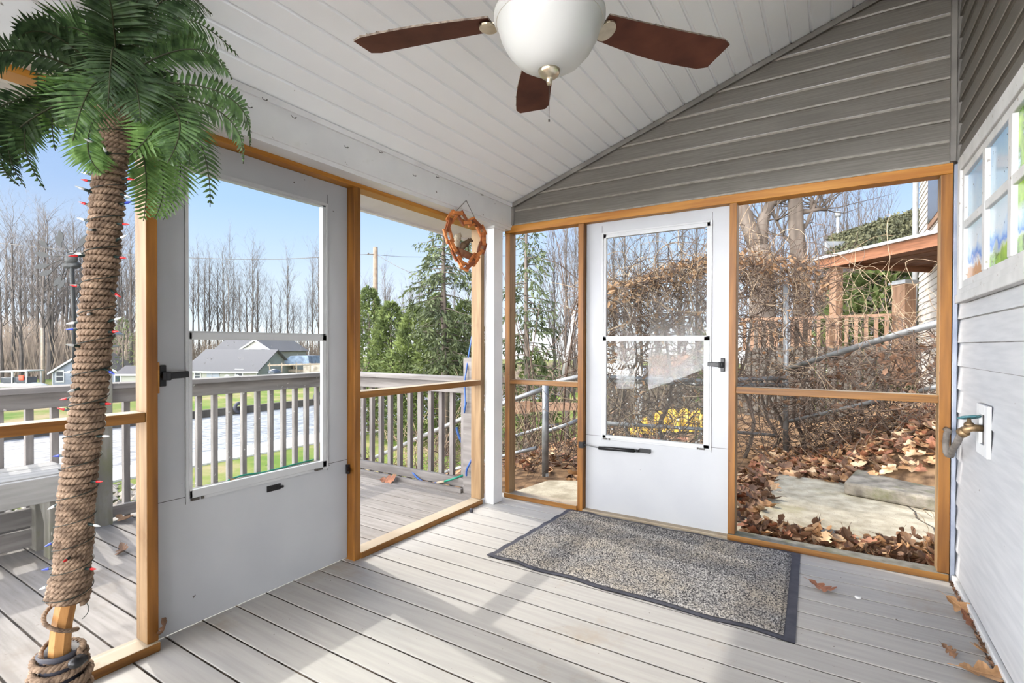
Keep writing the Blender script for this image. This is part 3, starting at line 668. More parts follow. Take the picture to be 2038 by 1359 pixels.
# ------------------------------------------------------------------ the two storm doors
def build_door(name, mp, U0, U1, hinge_hi, ins, up, lo, label, vb=0.012, vt=2.035):
    d = empty(name, mp((U0+U1)/2, 0, 0.02), label, 'door', kind=STR)
    iu0, iu1, iv0, iv1 = ins
    s = MB(); lbox(s, mp, U0, iu0, vb, vt, 0, 0.032); lbox(s, mp, iu1, U1, vb, vt, 0, 0.032)
    lbox(s, mp, iu0, iu1, vb, iv0, 0, 0.032); lbox(s, mp, iu0, iu1, iv1, vt, 0, 0.032)
    s.build('door_slab', 'doorw', d)
    s = MB()
    for uu in (iu0, iu1): lbox(s, mp, uu-0.0012, uu+0.0012, iv0-0.01, iv1+0.05, -0.0006, 0.001)
    lbox(s, mp, U0, iu0, iv0+0.02, iv0+0.0225, -0.0006, 0.001); lbox(s, mp, iu1, U1, iv0+0.02, iv0+0.0225, -0.0006, 0.001)
    s.build('seam', 'dsteel', d)
    s = MB(); frame_boxes(s, mp, iu0, iu1, iv0, iv1, 0.012, -0.007, 0.028); 
    vm = (up[2]+lo[3])/2; lbox(s, mp, iu0+0.0115, up[0], vm, iv1-0.0115, -0.003, 0.024); lbox(s, mp, up[1], iu1-0.0115, vm, iv1-0.0115, -0.003, 0.024); lbox(s, mp, iu0+0.0115, iu1-0.0115, up[3], iv1-0.0115, -0.003, 0.024); lbox(s, mp, iu0+0.0115, iu1-0.0115, vm, up[2], -0.003, 0.024); s.build('insert_frame', 'alum', d, bevel=0.002)
    s = MB(); q0, q1 = iu0+0.0115, iu1-0.0115; lbox(s, mp, q0, lo[0], iv0+0.0115, up[2]-0.006, -0.010, 0.012); lbox(s, mp, lo[1], q1, iv0+0.0115, up[2]-0.006, -0.010, 0.012); lbox(s, mp, q0, q1, iv0+0.0115, lo[2], -0.010, 0.012); lbox(s, mp, q0, q1, lo[3], up[2]-0.006, -0.010, 0.012)
    s.build('lower_sash', 'alum', d, bevel=0.002)
    s = MB(); lbox(s, mp, up[0]-0.004, up[1]+0.004, up[2]-0.004, up[3]+0.004, 0.012, 0.015); s.build('upper_pane', 'glass', d)
    s = MB(); lbox(s, mp, lo[0]-0.004, lo[1]+0.004, lo[2]-0.004, lo[3]+0.004, 0.000, 0.003); s.build('lower_pane', 'dirtyglass', d, label='glass pane with dried spots')
    s = MB()
    for uu in (iu0+0.016, iu1-0.07): lbox(s, mp, uu, uu+0.034, iv0+0.001, iv0+0.011, -0.012, -0.006)
    for uu in (iu0+0.058, iu1-0.084): lbox(s, mp, uu, uu+0.010, iv0+0.001, iv0+0.013, -0.014, -0.006)
    s.build('sash_latch', 'dsteel', d)
    return d
mp1 = lambda u, v, w: V((-2.255-w, u, v))
d1 = build_door('door_1', mp1, 0.948, 1.896, True, (1.068, 1.766, 0.530, 1.918), (1.080, 1.736, 1.236, 1.898), (1.092, 1.730, 0.575, 1.200),
                'white storm door in the left wall, canal seen through its glass')
mp2 = lambda u, v, w: V((u, 3.385+w, v))
d2 = build_door('door_2', mp2, -1.495, -0.542, False, (-1.378, -0.644, 0.522, 1.968), (-1.346, -0.676, 1.245, 1.930), (-1.340, -0.690, 0.556, 1.212),
                'white storm door in the back wall, vines seen through its glass', vt=2.043)
def latch(d, mp, u, v, sgn):
    s = MB(); lbox(s, mp, u-0.012, u+0.012, v-0.042, v+0.042, -0.012, 0.0); s.lathe([(0.0, 0), (0.012, 0.001), (0.013, 0.012), (0.010, 0.022)], mp(u, v, -0.006), 14, axis=(mp(0, 0, -1)-mp(0, 0, 0)))
    p = mp(u, v, -0.03); q = mp(u+sgn*0.085, v+0.004, -0.03)
    s.bar(p, q, 0.014, 0.026); s.bar(mp(u-sgn*0.006, v, -0.02), mp(u+sgn*0.02, v, -0.034), 0.02, 0.034)
    s.build('handle', 'black', d, bevel=0.003, label='black lever handle')
latch(d1, mp1, 0.982, 1.055, 1); latch(d2, mp2, -0.578, 1.062, -1)
s = MB(); lbox(s, mp1, 1.425, 1.495, 0.484, 0.512, -0.005, 0.0)
for k in range(4): s.lathe([(0.003, 0), (0.003, 0.004)], mp1(1.434+k*0.014, 0.498, -0.004), 8, axis=(1, 0, 0))
lbox(s, mp1, 1.49, 1.508, 0.49, 0.500, -0.010, 0.0); s.build('closer_bracket', 'black', d1, bevel=0.001)
s = MB(); s.box(-2.262, -2.235, 1.886, 1.9, 0.475, 0.525); s.prism([(-2.235, 1.893, 0.515), (-2.235, 1.893, 0.485), (-2.20, 1.86, 0.492), (-2.20, 1.86, 0.50)], (0, -0.012, 0)); s.build('jamb_bracket', 'black', d1, label='black bracket on the door post')
s = MB(); A = mp2(-1.385, 0.463, -0.028); B = mp2(-1.10, 0.473, -0.028)
s.tube([A, A+(B-A)*0.9], 0.0125, 12); s.tube([A+(B-A)*0.9, B], 0.009, 10); s.build('closer_tube', 'black', d2, label='black pneumatic door closer')
s = MB(); s.tube([mp2(-1.50, 0.475, -0.03), mp2(-1.385, 0.463, -0.028)], 0.0035, 8); s.build('closer_rod', 'steel', d2)
s = MB(); lbox(s, mp2, -1.10, -1.025, 0.462, 0.488, -0.02, 0.0); s.build('closer_bracket', 'black', d2, bevel=0.001)
s = MB(); lbox(s, mp2, -1.53, -1.497, 0.452, 0.496, -0.052, -0.0); s.build('jamb_bracket', 'black', d2, bevel=0.002)

# ------------------------------------------------------------------ ceiling fan
def build_fan():
    cx, cy = -0.752, 1.412; zb = 2.205
    fan = empty('ceiling_fan', (cx, cy, zc(cx)-0.02), 'ceiling fan with dark walnut blades and a white glass bowl light', 'ceiling fan')
    K = V((cx, cy, 0)); n = V((-0.339, 0, 1)).normalized()
    m = MB(); m.lathe([(0.0, -0.10), (0.045, -0.095), (0.068, -0.04), (0.07, 0.0)], V((cx, cy, zc(cx)-0.005)), 28); m.build('canopy', 'chrome', fan)
    m = MB(); m.tube([(cx, cy, zb+0.17), (cx, cy, zc(cx)-0.08)], 0.013, 14); m.build('downrod', 'chrome', fan)
    m = MB(); m.lathe([(0.02, 0.19), (0.05, 0.18), (0.085, 0.16), (0.125, 0.11), (0.135, 0.06), (0.12, 0.02), (0.10, 0.0), (0.11, -0.012), (0.15, -0.02), (0.165, -0.03)], V((cx, cy, zb)), 36); m.build('motor_housing', 'chrome', fan)
    for k in range(5):
        a = math.radians(124.3+72*k); d = V((math.cos(a), math.sin(a), 0)); s = V((-math.sin(a), math.cos(a), 0)); th = math.radians(-11)
        sp = s*math.cos(th)+V((0, 0, 1))*math.sin(th); up = d.cross(sp)
        # outline of a blade: narrow root, wide middle, rounded tip
        L0, L1 = 0.185, 0.655; st = []
        for i in range(15):
            t = i/14; x = L0+(L1-L0)*t
            w = 0.052+0.020*math.sin(min(1, t*1.25)*PI*0.5)
            off = 0.010*math.sin(t*PI)
            if t > 0.93: w *= math.sqrt(max(0.0, 1-((t-0.93)/0.075)**2))*0.35+0.65
            st.append((x, off-w, off+w))
        bl = MB(); base = V((cx, cy, zb))
        out = [base+d*x+sp*a_ for x, a_, b_ in st]+[base+d*x+sp*b_ for x, a_, b_ in reversed(st)]
        top = [p+up*0.006 for p in out]; i0 = len(bl.v); nn = len(st)
        bl.v += [tuple(p) for p in out]+[tuple(p) for p in top]; N2 = 2*nn
        for i in range(nn-1):
            f = (i, i+1, N2-2-i, N2-1-i)
            bl.f.append(f); bl.m.append(0); bl.sm.append(False); bl.f.append(tuple(N2+j for j in reversed(f))); bl.m.append(1); bl.sm.append(False)
        for i in range(N2):
            j = (i+1) % N2; bl.f.append((i, N2+i, N2+j, j)); bl.m.append(1); bl.sm.append(False)
        # dusty fuzz along the edges
        for q in range(46):
            t = rnd(0.02, 0.98); i = int(t*13); x, a_, b_ = st[i]; e = random.choice((a_, b_)); p = base+d*(x+rnd(0, 0.03))+sp*e+up*0.004
            r_ = rnd(0.0015, 0.004); bl.quad(p-d*r_*2, p+sp*r_*rnd(-1, 1)-up*r_*0.6, p+d*r_*2, p+up*r_+sp*rnd(-1, 1)*r_, 1)
        bo = bl.build('blade', ['blade', 'dust'], fan)
        ir = MB(); p0 = base+d*0.105-V((0, 0, 0.004)); p1 = base+d*0.20-up*0.004
        ir.bar(p0, p1, 0.035, 0.008, up)
        ring = [p1+d*(0.02*math.cos(q))+sp*(0.040*math.sin(q)) for q in [2*PI*i/20 for i in range(20)]]
        ring = [p1+d*(0.028*math.cos(q))+sp*(0.042*math.sin(q)) for q in [2*PI*i/20 for i in range(20)]]
        ir.prism([p-up*0.008 for p in ring], up*0.007)
        ir.build('blade_iron', 'chrome', fan, bevel=0.001)
    B = V((cx, cy, 2.0)); prof = [(0.012, 0.032), (0.03, 0.031), (0.065, 0.040), (0.10, 0.062), (0.13, 0.096), (0.150, 0.133), (0.160, 0.166), (0.166, 0.181), (0.172, 0.186), (0.172, 0.200), (0.163, 0.208), (0.155, 0.204), (0.150, 0.17), (0.12, 0.10), (0.06, 0.05), (0.012, 0.04)]
    m = MB(); m.lathe(prof, B, 64); m.build('glass_bowl', 'bowl', fan, label='white opal glass bowl')
    m = MB(); m.lathe([(0.0, -0.012), (0.007, -0.011), (0.009, -0.002), (0.010, 0.006), (0.013, 0.009), (0.022, 0.011), (0.030, 0.019), (0.034, 0.028), (0.034, 0.036)], B, 28)
    fin = m.build('finial', 'chrome', fan)
    m = MB(); p = B+V((0.0, 0.0, -0.012))
    for i in range(33): m.lathe([(0.0, 0.0013), (0.0011, 0.0007), (0.0013, 0), (0.0011, -0.0007), (0.0, -0.0013)], p+V((0, 0, -0.0032*i)), 6)
    m.tube([p, p+V((0, 0, -0.105))], 0.0005, 4); m.lathe([(0.0, 0), (0.0025, -0.002), (0.003, -0.008), (0.0, -0.010)], p+V((0, 0, -0.105)), 8)
    m.build('pull_chain', 'dsteel', fin)
build_fan()

# ------------------------------------------------------------------ artificial palm with rope trunk, and its string of lights
TR = [(118, 1322), (122, 1250), (140, 1160), (147, 1080), (152, 1000), (163, 900), (176, 800), (187, 700), (195, 600), (205, 500), (214, 400), (223, 300), (229, 235), (230, 205)]
TP = [PD(x, y, 1.60+0.05*i/13) for i, (x, y) in enumerate(TR)]
def trunk(t):                                                       # 0 at the floor end .. 1 at the crown
    q = t*(len(TP)-1); i = min(int(q), len(TP)-2); f = q-i
    p0, p1, p2, p3 = TP[max(i-1, 0)], TP[i], TP[i+1], TP[min(i+2, len(TP)-1)]
    return 0.5*((2*p1)+(p2-p0)*f+(2*p0-5*p1+4*p2-p3)*f*f+(3*p1-p0-3*p2+p3)*f**3)
def trunk_at(py):
    for i in range(len(TR)-1):
        if TR[i][1] >= py >= TR[i+1][1]: return (i+(TR[i][1]-py)/(TR[i][1]-TR[i+1][1]))/(len(TR)-1)
    return 0.0
def trad(t): return 0.043-0.006*t if t > 0.17 else 0.050-0.04*(t-0.1)
FR = [  # mid and tip seen in the photo, how far in front (-) or behind the crown the tip hangs, width, tone
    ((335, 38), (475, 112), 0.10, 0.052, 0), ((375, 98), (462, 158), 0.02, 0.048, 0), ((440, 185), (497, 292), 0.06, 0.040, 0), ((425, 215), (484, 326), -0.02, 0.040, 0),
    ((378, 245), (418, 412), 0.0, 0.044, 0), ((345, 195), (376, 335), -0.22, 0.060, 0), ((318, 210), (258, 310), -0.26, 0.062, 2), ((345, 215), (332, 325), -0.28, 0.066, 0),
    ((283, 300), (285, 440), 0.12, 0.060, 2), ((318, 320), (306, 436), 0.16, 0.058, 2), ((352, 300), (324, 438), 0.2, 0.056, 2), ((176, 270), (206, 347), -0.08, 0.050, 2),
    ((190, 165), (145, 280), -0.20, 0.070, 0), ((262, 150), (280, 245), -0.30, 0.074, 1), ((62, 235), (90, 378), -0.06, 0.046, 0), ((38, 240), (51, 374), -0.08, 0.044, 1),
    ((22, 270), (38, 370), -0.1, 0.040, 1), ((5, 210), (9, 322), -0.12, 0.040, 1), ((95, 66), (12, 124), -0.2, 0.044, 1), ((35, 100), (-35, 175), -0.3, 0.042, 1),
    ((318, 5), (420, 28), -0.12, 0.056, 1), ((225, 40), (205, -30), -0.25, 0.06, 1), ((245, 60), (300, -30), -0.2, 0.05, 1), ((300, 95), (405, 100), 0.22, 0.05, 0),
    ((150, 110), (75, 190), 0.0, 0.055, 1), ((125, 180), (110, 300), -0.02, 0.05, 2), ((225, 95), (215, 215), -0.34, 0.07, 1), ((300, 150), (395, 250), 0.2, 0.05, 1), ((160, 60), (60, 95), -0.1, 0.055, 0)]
def build_palm():
    base = V((TP[0].x, TP[0].y, 0))
    palm = empty('artificial_palm', base, 'tall artificial palm with a rope wound trunk standing by the left screens', 'artificial palm')
    # bare pine pole seen at the foot
    m = MB(); lo = [V((base.x, base.y, 0.16))]+[trunk(t) for t in (0.0, 0.04, 0.08, 0.13, 0.2, 0.35, 0.5, 0.7, 0.9, 0.99)]
    m.tube(lo, [0.030, 0.030, 0.029, 0.028, 0.028, 0.03, 0.034, 0.034, 0.033, 0.032, 0.03], 8, sm=False); m.build('pole', 'pole', palm, label='bare pine pole')
    # rope on the trunk: three twisted strands wound closely
    def winding(name, f, turns, spt, rad, r2, rs, tw, n=5):
        m = MB()
        for s in range(3):
            pts = []
            for i in range(int(turns*spt)+1):
                th = 2*PI*i/spt; u = i/(turns*spt); cpt, tang, R = f(u)
                a = tang.cross(V((0.53, -0.85, 0))).normalized(); b = tang.cross(a)
                out = a*math.cos(th)+b*math.sin(th); ph = th*tw+2*PI*s/3
                pts.append(cpt+out*(R+r2*math.cos(ph))+tang*(r2*math.sin(ph)))
            m.tube(pts, rs, n)
        return m
    def ft(u):
        t = 0.125+0.865*u; p = trunk(t); q = (trunk(min(1, t+0.01))-trunk(max(0, t-0.01))).normalized()
        return p, q, trad(t)*(0.93+0.03*math.sin(u*61)+0.02*math.sin(u*173))
    ln = sum((trunk(0.125+0.865*(i+1)/40)-trunk(0.125+0.865*i/40)).length for i in range(40))
    winding('trunk_rope', ft, ln/0.0185, 44, 0, 0.0060, 0.0062, 7.33).build('trunk_rope', 'rope', palm, label='rope wound tightly round the trunk')
    m = MB(); m.tube([trunk(0.125+0.86*i/30) for i in range(31)], [trad(0.125+0.86*i/30)*0.90 for i in range(31)], 16); m.build('rope_core', 'ropedark', palm)
    # loose turns on the bare pole and the coil at the foot
    def fl(u):
        t = 0.14*(1-u); p = trunk(max(t, 0.0)); q = V((0.12, 0.05, 1)).normalized(); return p-V((0, 0, 0.01*u)), q, 0.044+0.006*math.sin(u*9)
    winding('loose', fl, 2.3, 40, 0, 0.0034, 0.0042, 9.33).build('loose_rope', 'rope', palm)
    def fc(u):
        z = 0.205*(1-u)+0.008; return V((base.x, base.y, z))+V((0.0, 0.0, 0.008*math.sin(u*31))), V((0.10*math.sin(u*7), -0.12, 1)).normalized(), 0.056+0.016*min(1, u*3)+0.004*math.sin(u*23)
    winding('coil', fc, 12.2, 48, 0, 0.005, 0.0062, 9.33).build('rope_coil', 'rope', palm, label='thick coil of rope round the foot')
    m = MB(); m.lathe([(0.0, 0.0), (0.056, 0.0), (0.056, 0.08), (0.046, 0.20), (0.056, 0.222), (0.052, 0.226), (0.036, 0.214), (0.0, 0.212)], base, 28); m.build('stand', 'rubber', palm, label='dark plastic stand cup')
    m = MB(); q = PD(146, 1322, 1.50); m.loft([[q+RT*(rx*math.cos(a))+UP*(ry*math.sin(a))+FW*dz for a in [2*PI*i/14 for i in range(14)]] for rx, ry, dz in ((0.006, 0.004, -0.010), (0.014, 0.012, -0.004), (0.020, 0.016, 0.006), (0.02, 0.014, 0.03))])
    m.build('plug_cover', 'black', palm)
    # fronds
    crown = trunk(1.0)+V((0, 0, 0.045))
    m = MB(); m.lathe([(0.030, -0.06), (0.042, -0.02), (0.046, 0.03), (0.036, 0.07), (0.0, 0.085)], trunk(1.0)+V((0, 0, 0.02)), 18); m.build('crown_hub', 'rachis', palm)
    for (mid, tip, dd, wd, tone) in FR:
        d0 = 1.64; p0 = crown+V((rnd(-0.02, 0.02), rnd(-0.02, 0.02), rnd(-0.02, 0.03)))
        p2 = PD(tip[0], tip[1], d0+dd); pm_ = PD(mid[0], mid[1], d0+dd*0.75)
        p1 = pm_*2-(p0+p2)*0.5                                        # so that the curve passes the middle point
        m = MB(); rch = MB(); N = 34; pts = []
        for i in range(N+1):
            t = i/N; pts.append(p0*(1-t)**2+p1*2*t*(1-t)+p2*t*t)
        hor = (p2-p0); hor.z = 0
        if hor.length < 0.05: hor = V((0.5, -0.8, 0))
        side0 = V((0, 0, 1)).cross(hor).normalized(); vs = (p2-p0).cross((p0+p2)*0.5-CAM).normalized(); vs = vs if vs.dot(side0) > 0 else -vs; side0 = (side0*0.5+vs*0.7).normalized()
        rch.tube(pts, [0.0030*(1-0.75*i/N)+0.0005 for i in range(N+1)], 5)
        for i in range(2, N):
            t = i/N; p = pts[i]; tg = (pts[i+1]-pts[i-1]).normalized(); s = (side0-tg*side0.dot(tg)).normalized(); nn = s.cross(tg)
            if nn.z < 0: nn = -nn
            w = wd*1.65*(math.sin(min(1.0, t*1.9+0.12)*PI*0.5))*(1.0 if t < 0.6 else max(0.10, 1-((t-0.6)/0.42)**1.5))
            hw = 0.0088*(1-0.42*t)*rnd(0.85, 1.1)
            for sg in (-1, 1):
                dr = (s*sg+tg*(0.42+0.3*t)-nn*rnd(0.02, 0.22)).normalized(); ln_ = w*rnd(0.9, 1.08)
                a = p; k1 = p+dr*ln_*0.5+nn*0.002; e = p+dr*ln_-nn*ln_*rnd(0.05, 0.22)
                l1 = (tg+nn*rnd(-.5, .5)).normalized()*hw
                m.quad(a-l1*0.7, k1-l1, k1+nn*0.0012, a, 0); m.quad(a, k1+nn*0.0012, k1+l1, a+l1*0.7, 0)
                m.tri(k1-l1, e, k1+nn*0.0012, 0); m.tri(k1+nn*0.0012, e, k1+l1, 0)
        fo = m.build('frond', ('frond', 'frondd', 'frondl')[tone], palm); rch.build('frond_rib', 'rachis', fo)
    return palm
build_palm()

def build_lights():
    sl = empty('string_light', trunk(0.12), 'string of small red, blue and clear bulbs wound round the palm trunk', 'string lights')
    m = MB(); pts = []
    for i in range(760):
        u = i/759; t = 0.10+0.88*u; th = u*2*PI*19; p = trunk(t); q = (trunk(min(1, t+0.01))-trunk(max(0, t-0.01))).normalized(); a = q.cross(V((0.53, -0.85, 0))).normalized(); b = q.cross(a)
        pts.append(p+(a*math.cos(th)+b*math.sin(th))*(trad(t)+0.010))
    m.tube(pts, 0.0014, 4); m.build('light_cord', 'cord', sl)
    left = [(352, 'clear', 9), (365, 'red', 10), (412, 'red', 18), (442, 'clear', 14), (507, 'clear', 4), (572, 'red', 8), (640, 'clear', -10), (654, 'blue', -3), (738, 'clear', -8), (790, 'red', -10), (818, 'red', 14), (905, 'blue', -4), (998, 'clear', -28), (1072, 'blue', -26), (1128, 'blue', -8), (1160, 'clear', -22)]
    right = [(358, 'red', -4), (386, 'clear', -20), (408, 'blue', 12), (446, 'red', -4), (511, 'red', -8), (578, 'red', -30), (640, 'clear', 16), (661, 'red', 3), (733, 'blue', -24), (803, 'red', 1), (868, 'clear', 2), (956, 'red', 2), (1040, 'clear', -8), (1131, 'red', 2), (480, 'clear', 22)]
    front = [(234, 0.35, 'clear'), (252, -0.1, 'clear'), (300, -0.2, 'clear'), (320, 0.45, 'clear'), (390, -0.5, 'clear'), (463, 0.1, 'clear'), (513, -0.55, 'red'), (625, 0.35, 'clear'), (690, -0.25, 'clear'), (770, 0.1, 'clear'), (1100, 0.5, 'red'), (262, -0.75, 'blue'), (275, -0.7, 'blue')]
    def bulb(p, d, col):
        d = d.normalized(); k = MB(); k.lathe([(0.0032, 0.0), (0.0042, 0.004), (0.0042, 0.018), (0.0036, 0.024)], p, 10, axis=d); so = k.build('bulb', 'socket', sl)
        k = MB(); k.lathe([(0.0034, 0.0), (0.0042, 0.004), (0.0038, 0.010), (0.0022, 0.018), (0.0, 0.025)], p+d*0.023, 10, axis=d); k.build('bulb_glass', 'b'+col, so, label=col+' glass bulb')
    for lst, sg in ((left, -1), (right, 1)):
        for y, col, ang in lst:
            t = trunk_at(y); p = trunk(t); a = math.radians(ang); bulb(p+RT*sg*(trad(t)+0.0)-FW*0.004, RT*sg*math.cos(a)+UP*math.sin(a)-FW*rnd(0.0, 0.25), col)
    for y, off, col in front:
        t = trunk_at(y); p = trunk(t); R = trad(t); o = RT*off-FW*math.sqrt(1-off*off); bulb(p+o*R, o+UP*rnd(-0.3, 0.3)+RT*rnd(-0.2, 0.2), col)
build_lights()

# ------------------------------------------------------------------ doormat
def build_mat():
    P_ = [V((-1.60, 3.315, 0)), V((-1.63, 2.338, 0)), V((-0.118, 2.309, 0)), V((-0.148, 3.312, 0))]
    def at(u, v): a = P_[0].lerp(P_[3], u); b = P_[1].lerp(P_[2], u); return a.lerp(b, v)
    dm = empty('doormat', (-0.87, 2.82, 0), 'grey and tan looped doormat with a dark rubber rim in front of the back door', 'doormat')
    def wave(u, v): 
        e = max(0, 1-min(v, 1-v)/0.06); l = max(0, 1-u/0.05)
        return 0.004*e*(1+math.sin(u*34+v*3))*0.5+0.010*e*math.exp(-((u-0.12)/0.04)**2)+0.006*l*(1+math.sin(v*40))*0.5
    m = MB()
    def f(u, v): p = at(u, v); return V((p.x, p.y+0.006*math.sin(u*23)*(1 if v < 0.5 else 1), 0.004+wave(u, v)))
    m.grid(f, 90, 60, 0); m.grid(lambda u, v: f(u, 1-v)-V((0, 0, 0.003)), 90, 20, 0); m.build('rubber_rim', 'rubber', dm, label='dark rubber rim')
    m = MB(); random.seed(3)
    def g(u, v):
        u2 = 0.022+0.95*u; v2 = 0.03+0.94*v; p = f(u2, v2); e = 1 if 0.01 < u < 0.99 and 0.01 < v < 0.99 else 0
        return V((p.x+rnd(-.002, .002), p.y+rnd(-.002, .002), p.z+0.002+e*(0.004+rnd(0, 0.006))))
    m.grid(g, 230, 160, 0, sm=False); m.build('pile', 'mat', dm)
build_mat()

# ------------------------------------------------------------------ oak leaves
def leaf_mesh(seed, lob=4, L=0.13, Wd=0.052, curl=0.5, fold=0.3):
    random.seed(seed); m = MB(); N = 22; row = []
    for i in range(N+1):
        t = i/N
        env = math.sin(PI*min(1, t*0.92+0.03))**0.75
        lobe = abs(math.sin(PI*(t*lob+0.15)))**0.7
        w = Wd*env*(0.22+0.78*lobe)*rnd(0.92, 1.08)
        if i == N: w = 0.0005
        z = curl*0.05*(t-0.5)**2*4+rnd(-.001, .001); sw = Wd*0.15*math.sin(t*3+seed)
        row.append((V((L*(t-0.5), sw, z)), w))
    pts = []
    for p, w in row:
        fz = fold*w*0.7*(1+0.6*math.sin(p.x*60+seed))
        ad = w*0.35
        pts.append((p+V((ad, -w, fz)), p+V((ad*0.4, -w*0.5, fz*0.35)), p, p+V((ad*0.4, w*0.5, fz*0.35)), p+V((ad, w, fz*rnd(0.6, 1.3)))))
    for a, b in zip(pts[:-1], pts[1:]):
        for k in range(4): m.quad(a[k], a[k+1], b[k+1], b[k], 0)
    m.tube([row[0][0]+V((-0.03, 0.002, 0.004)), row[0][0], row[N//2][0]+V((0, 0, 0.0012)), row[-1][0]], [0.0011, 0.0012, 0.0008, 0.0004], 4, 0)
    return m
LEAFM = []
for i_, mt_ in enumerate(('leafA', 'leafB', 'leafC', 'leafR', 'leafB', 'leafA')):
    lm = leaf_mesh(20+i_, (3, 4, 3, 4, 3, 4)[i_], rnd(0.12, 0.145), rnd(0.038, 0.052), (0.3, 0.8, 0.5, 0.4, 0.9, 0.6)[i_], (0.25, 0.6, 0.4, 0.2, 0.7, 0.4)[i_])
    me_ = bpy.data.meshes.new('oak_leaf'); me_.from_pydata(lm.v, [], lm.f); me_.materials.append(MT[mt_]); me_.update(); LEAFM.append((me_, lm))
random.seed(11)
def leaf(k, loc, rx, ry, rz, sc, label, group=None):
    o = bpy.data.objects.new('oak_leaf', LEAFM[k][0]); COL.objects.link(o); o.location = loc; o.rotation_euler = (rx, ry, rz); o.scale = (sc,)*3
    return tag(o, label, 'leaf', group)
leaf(3, PZ(1637, 1169, 0.010), 0.05, 0.0, -0.35, 0.95, 'rust brown oak leaf lying on the floor just right of the doormat')
leaf(0, PZ(1965, 1343, 0.012), 0.05, -0.05, 0.3, 1.15, 'large tan oak leaf on the floor at the foot of the house wall')
leaf(5, PZ(1915, 1213, 0.016), 0.3, 0.15, -0.7, 0.95, 'tan oak leaf curled against the house wall, near the back corner')
leaf(3, PZ(1928, 1237, 0.018), -0.4, 0.5, -1.0, 0.8, 'dark rust leaf wedged upright in the gap along the house wall')
leaf(1, PZ(1893, 1296, 0.010), 0.9, 0.2, -0.8, 0.42, 'small curled brown leaf scrap on the boards near the house wall')
leaf(1, PX(328, 1262, -2.19)+V((0, 0, 0.02)), 0.2, -1.2, 0.5, 0.6, 'small brown leaf standing at the foot of the left door post')
leaf(5, PZ(246, 1034, 0.014), 0.15, 0.0, 0.3, 0.9, 'tan oak leaf on the deck beside the railing post')
leaf(1, PZ(246, 1096, 0.012), 0.5, 0.1, -0.3, 0.75, 'brown oak leaf caught in a deck board gap near the timber post')
leaf(3, PZ(775, 954, 0.022), 0.7, -0.2, 0.2, 1.25, 'crumpled brown leaf on the deck against the railing kickboard')
leaf(5, V((-4.00, 2.27, 0.06)), 0.5, 0.6, 0.4, 1.0, 'brown leaf on the bottom rail of the railing, seen through the left door')
leaf(1, PZ(722, 912, 0.1), 0.8, 0.5, 1.2, 0.8, 'brown leaf perched where the two deck railings meet')
leaf(0, PZ(1955, 1295, 0.012), 0.2, 0.4, 0.8, 0.7, 'yellow tan leaf partly under the large oak leaf by the house wall')

# ------------------------------------------------------------------ small things on the floor and the beam
m = MB(); q = PZ(1708, 1190, 0); m.lathe([(0.013, 0.0), (0.0145, 0.002), (0.0135, 0.007), (0.010, 0.009), (0.0, 0.009)], q, 20); m.build('bottle_cap', 'oldwhite', label='small white bottle cap on the floor right of the doormat', cat='bottle cap')
m = MB(); q = PZ(938, 1019, 0); m.box(q.x-0.010, q.x+0.010, q.y-0.01, q.y+0.01, 0.0, 0.022); m.lathe([(0.012, 0), (0.012, 0.004), (0.0, 0.005)], q+V((0, 0, 0.021)), 12); m.build('door_stop', 'rubber', bevel=0.002, label='tiny black rubber stopper on the floor beside the low sill', cat='stopper')
HOOKS = [(497, 215), (527, 200), (585, 235), (688, 294), (756, 304), (823, 350), (868, 353), (957, 388)]
HL = ['bent nail in the beam nearest the palm fronds', 'small wire hook in the beam above the left door, palm side', 'dark wire hook in the beam over the left door', 'small nail in the beam above the brown door post', 'open wire hook in the beam right of the brown door post', 'tiny nail in the beam midway to the column', 'wire hook in the beam left of the hanging heart', 'round wire hook in the beam right of the hanging heart']
for (hx, hy), lab in zip(HOOKS, HL):
    p = PX(hx, hy, XB); m = MB(); s = rnd(0.8, 1.1)
    m.tube([p, p+V((0.018, 0, 0)), p+V((0.026, -0.004*s, -0.006)), p+V((0.028, -0.012*s, -0.012*s)), p+V((0.02, -0.02*s, -0.008)), p+V((0.014, -0.022*s, 0.002))], 0.0013, 6)
    m.build('wire_hook', 'dsteel', label=lab, cat='hook')

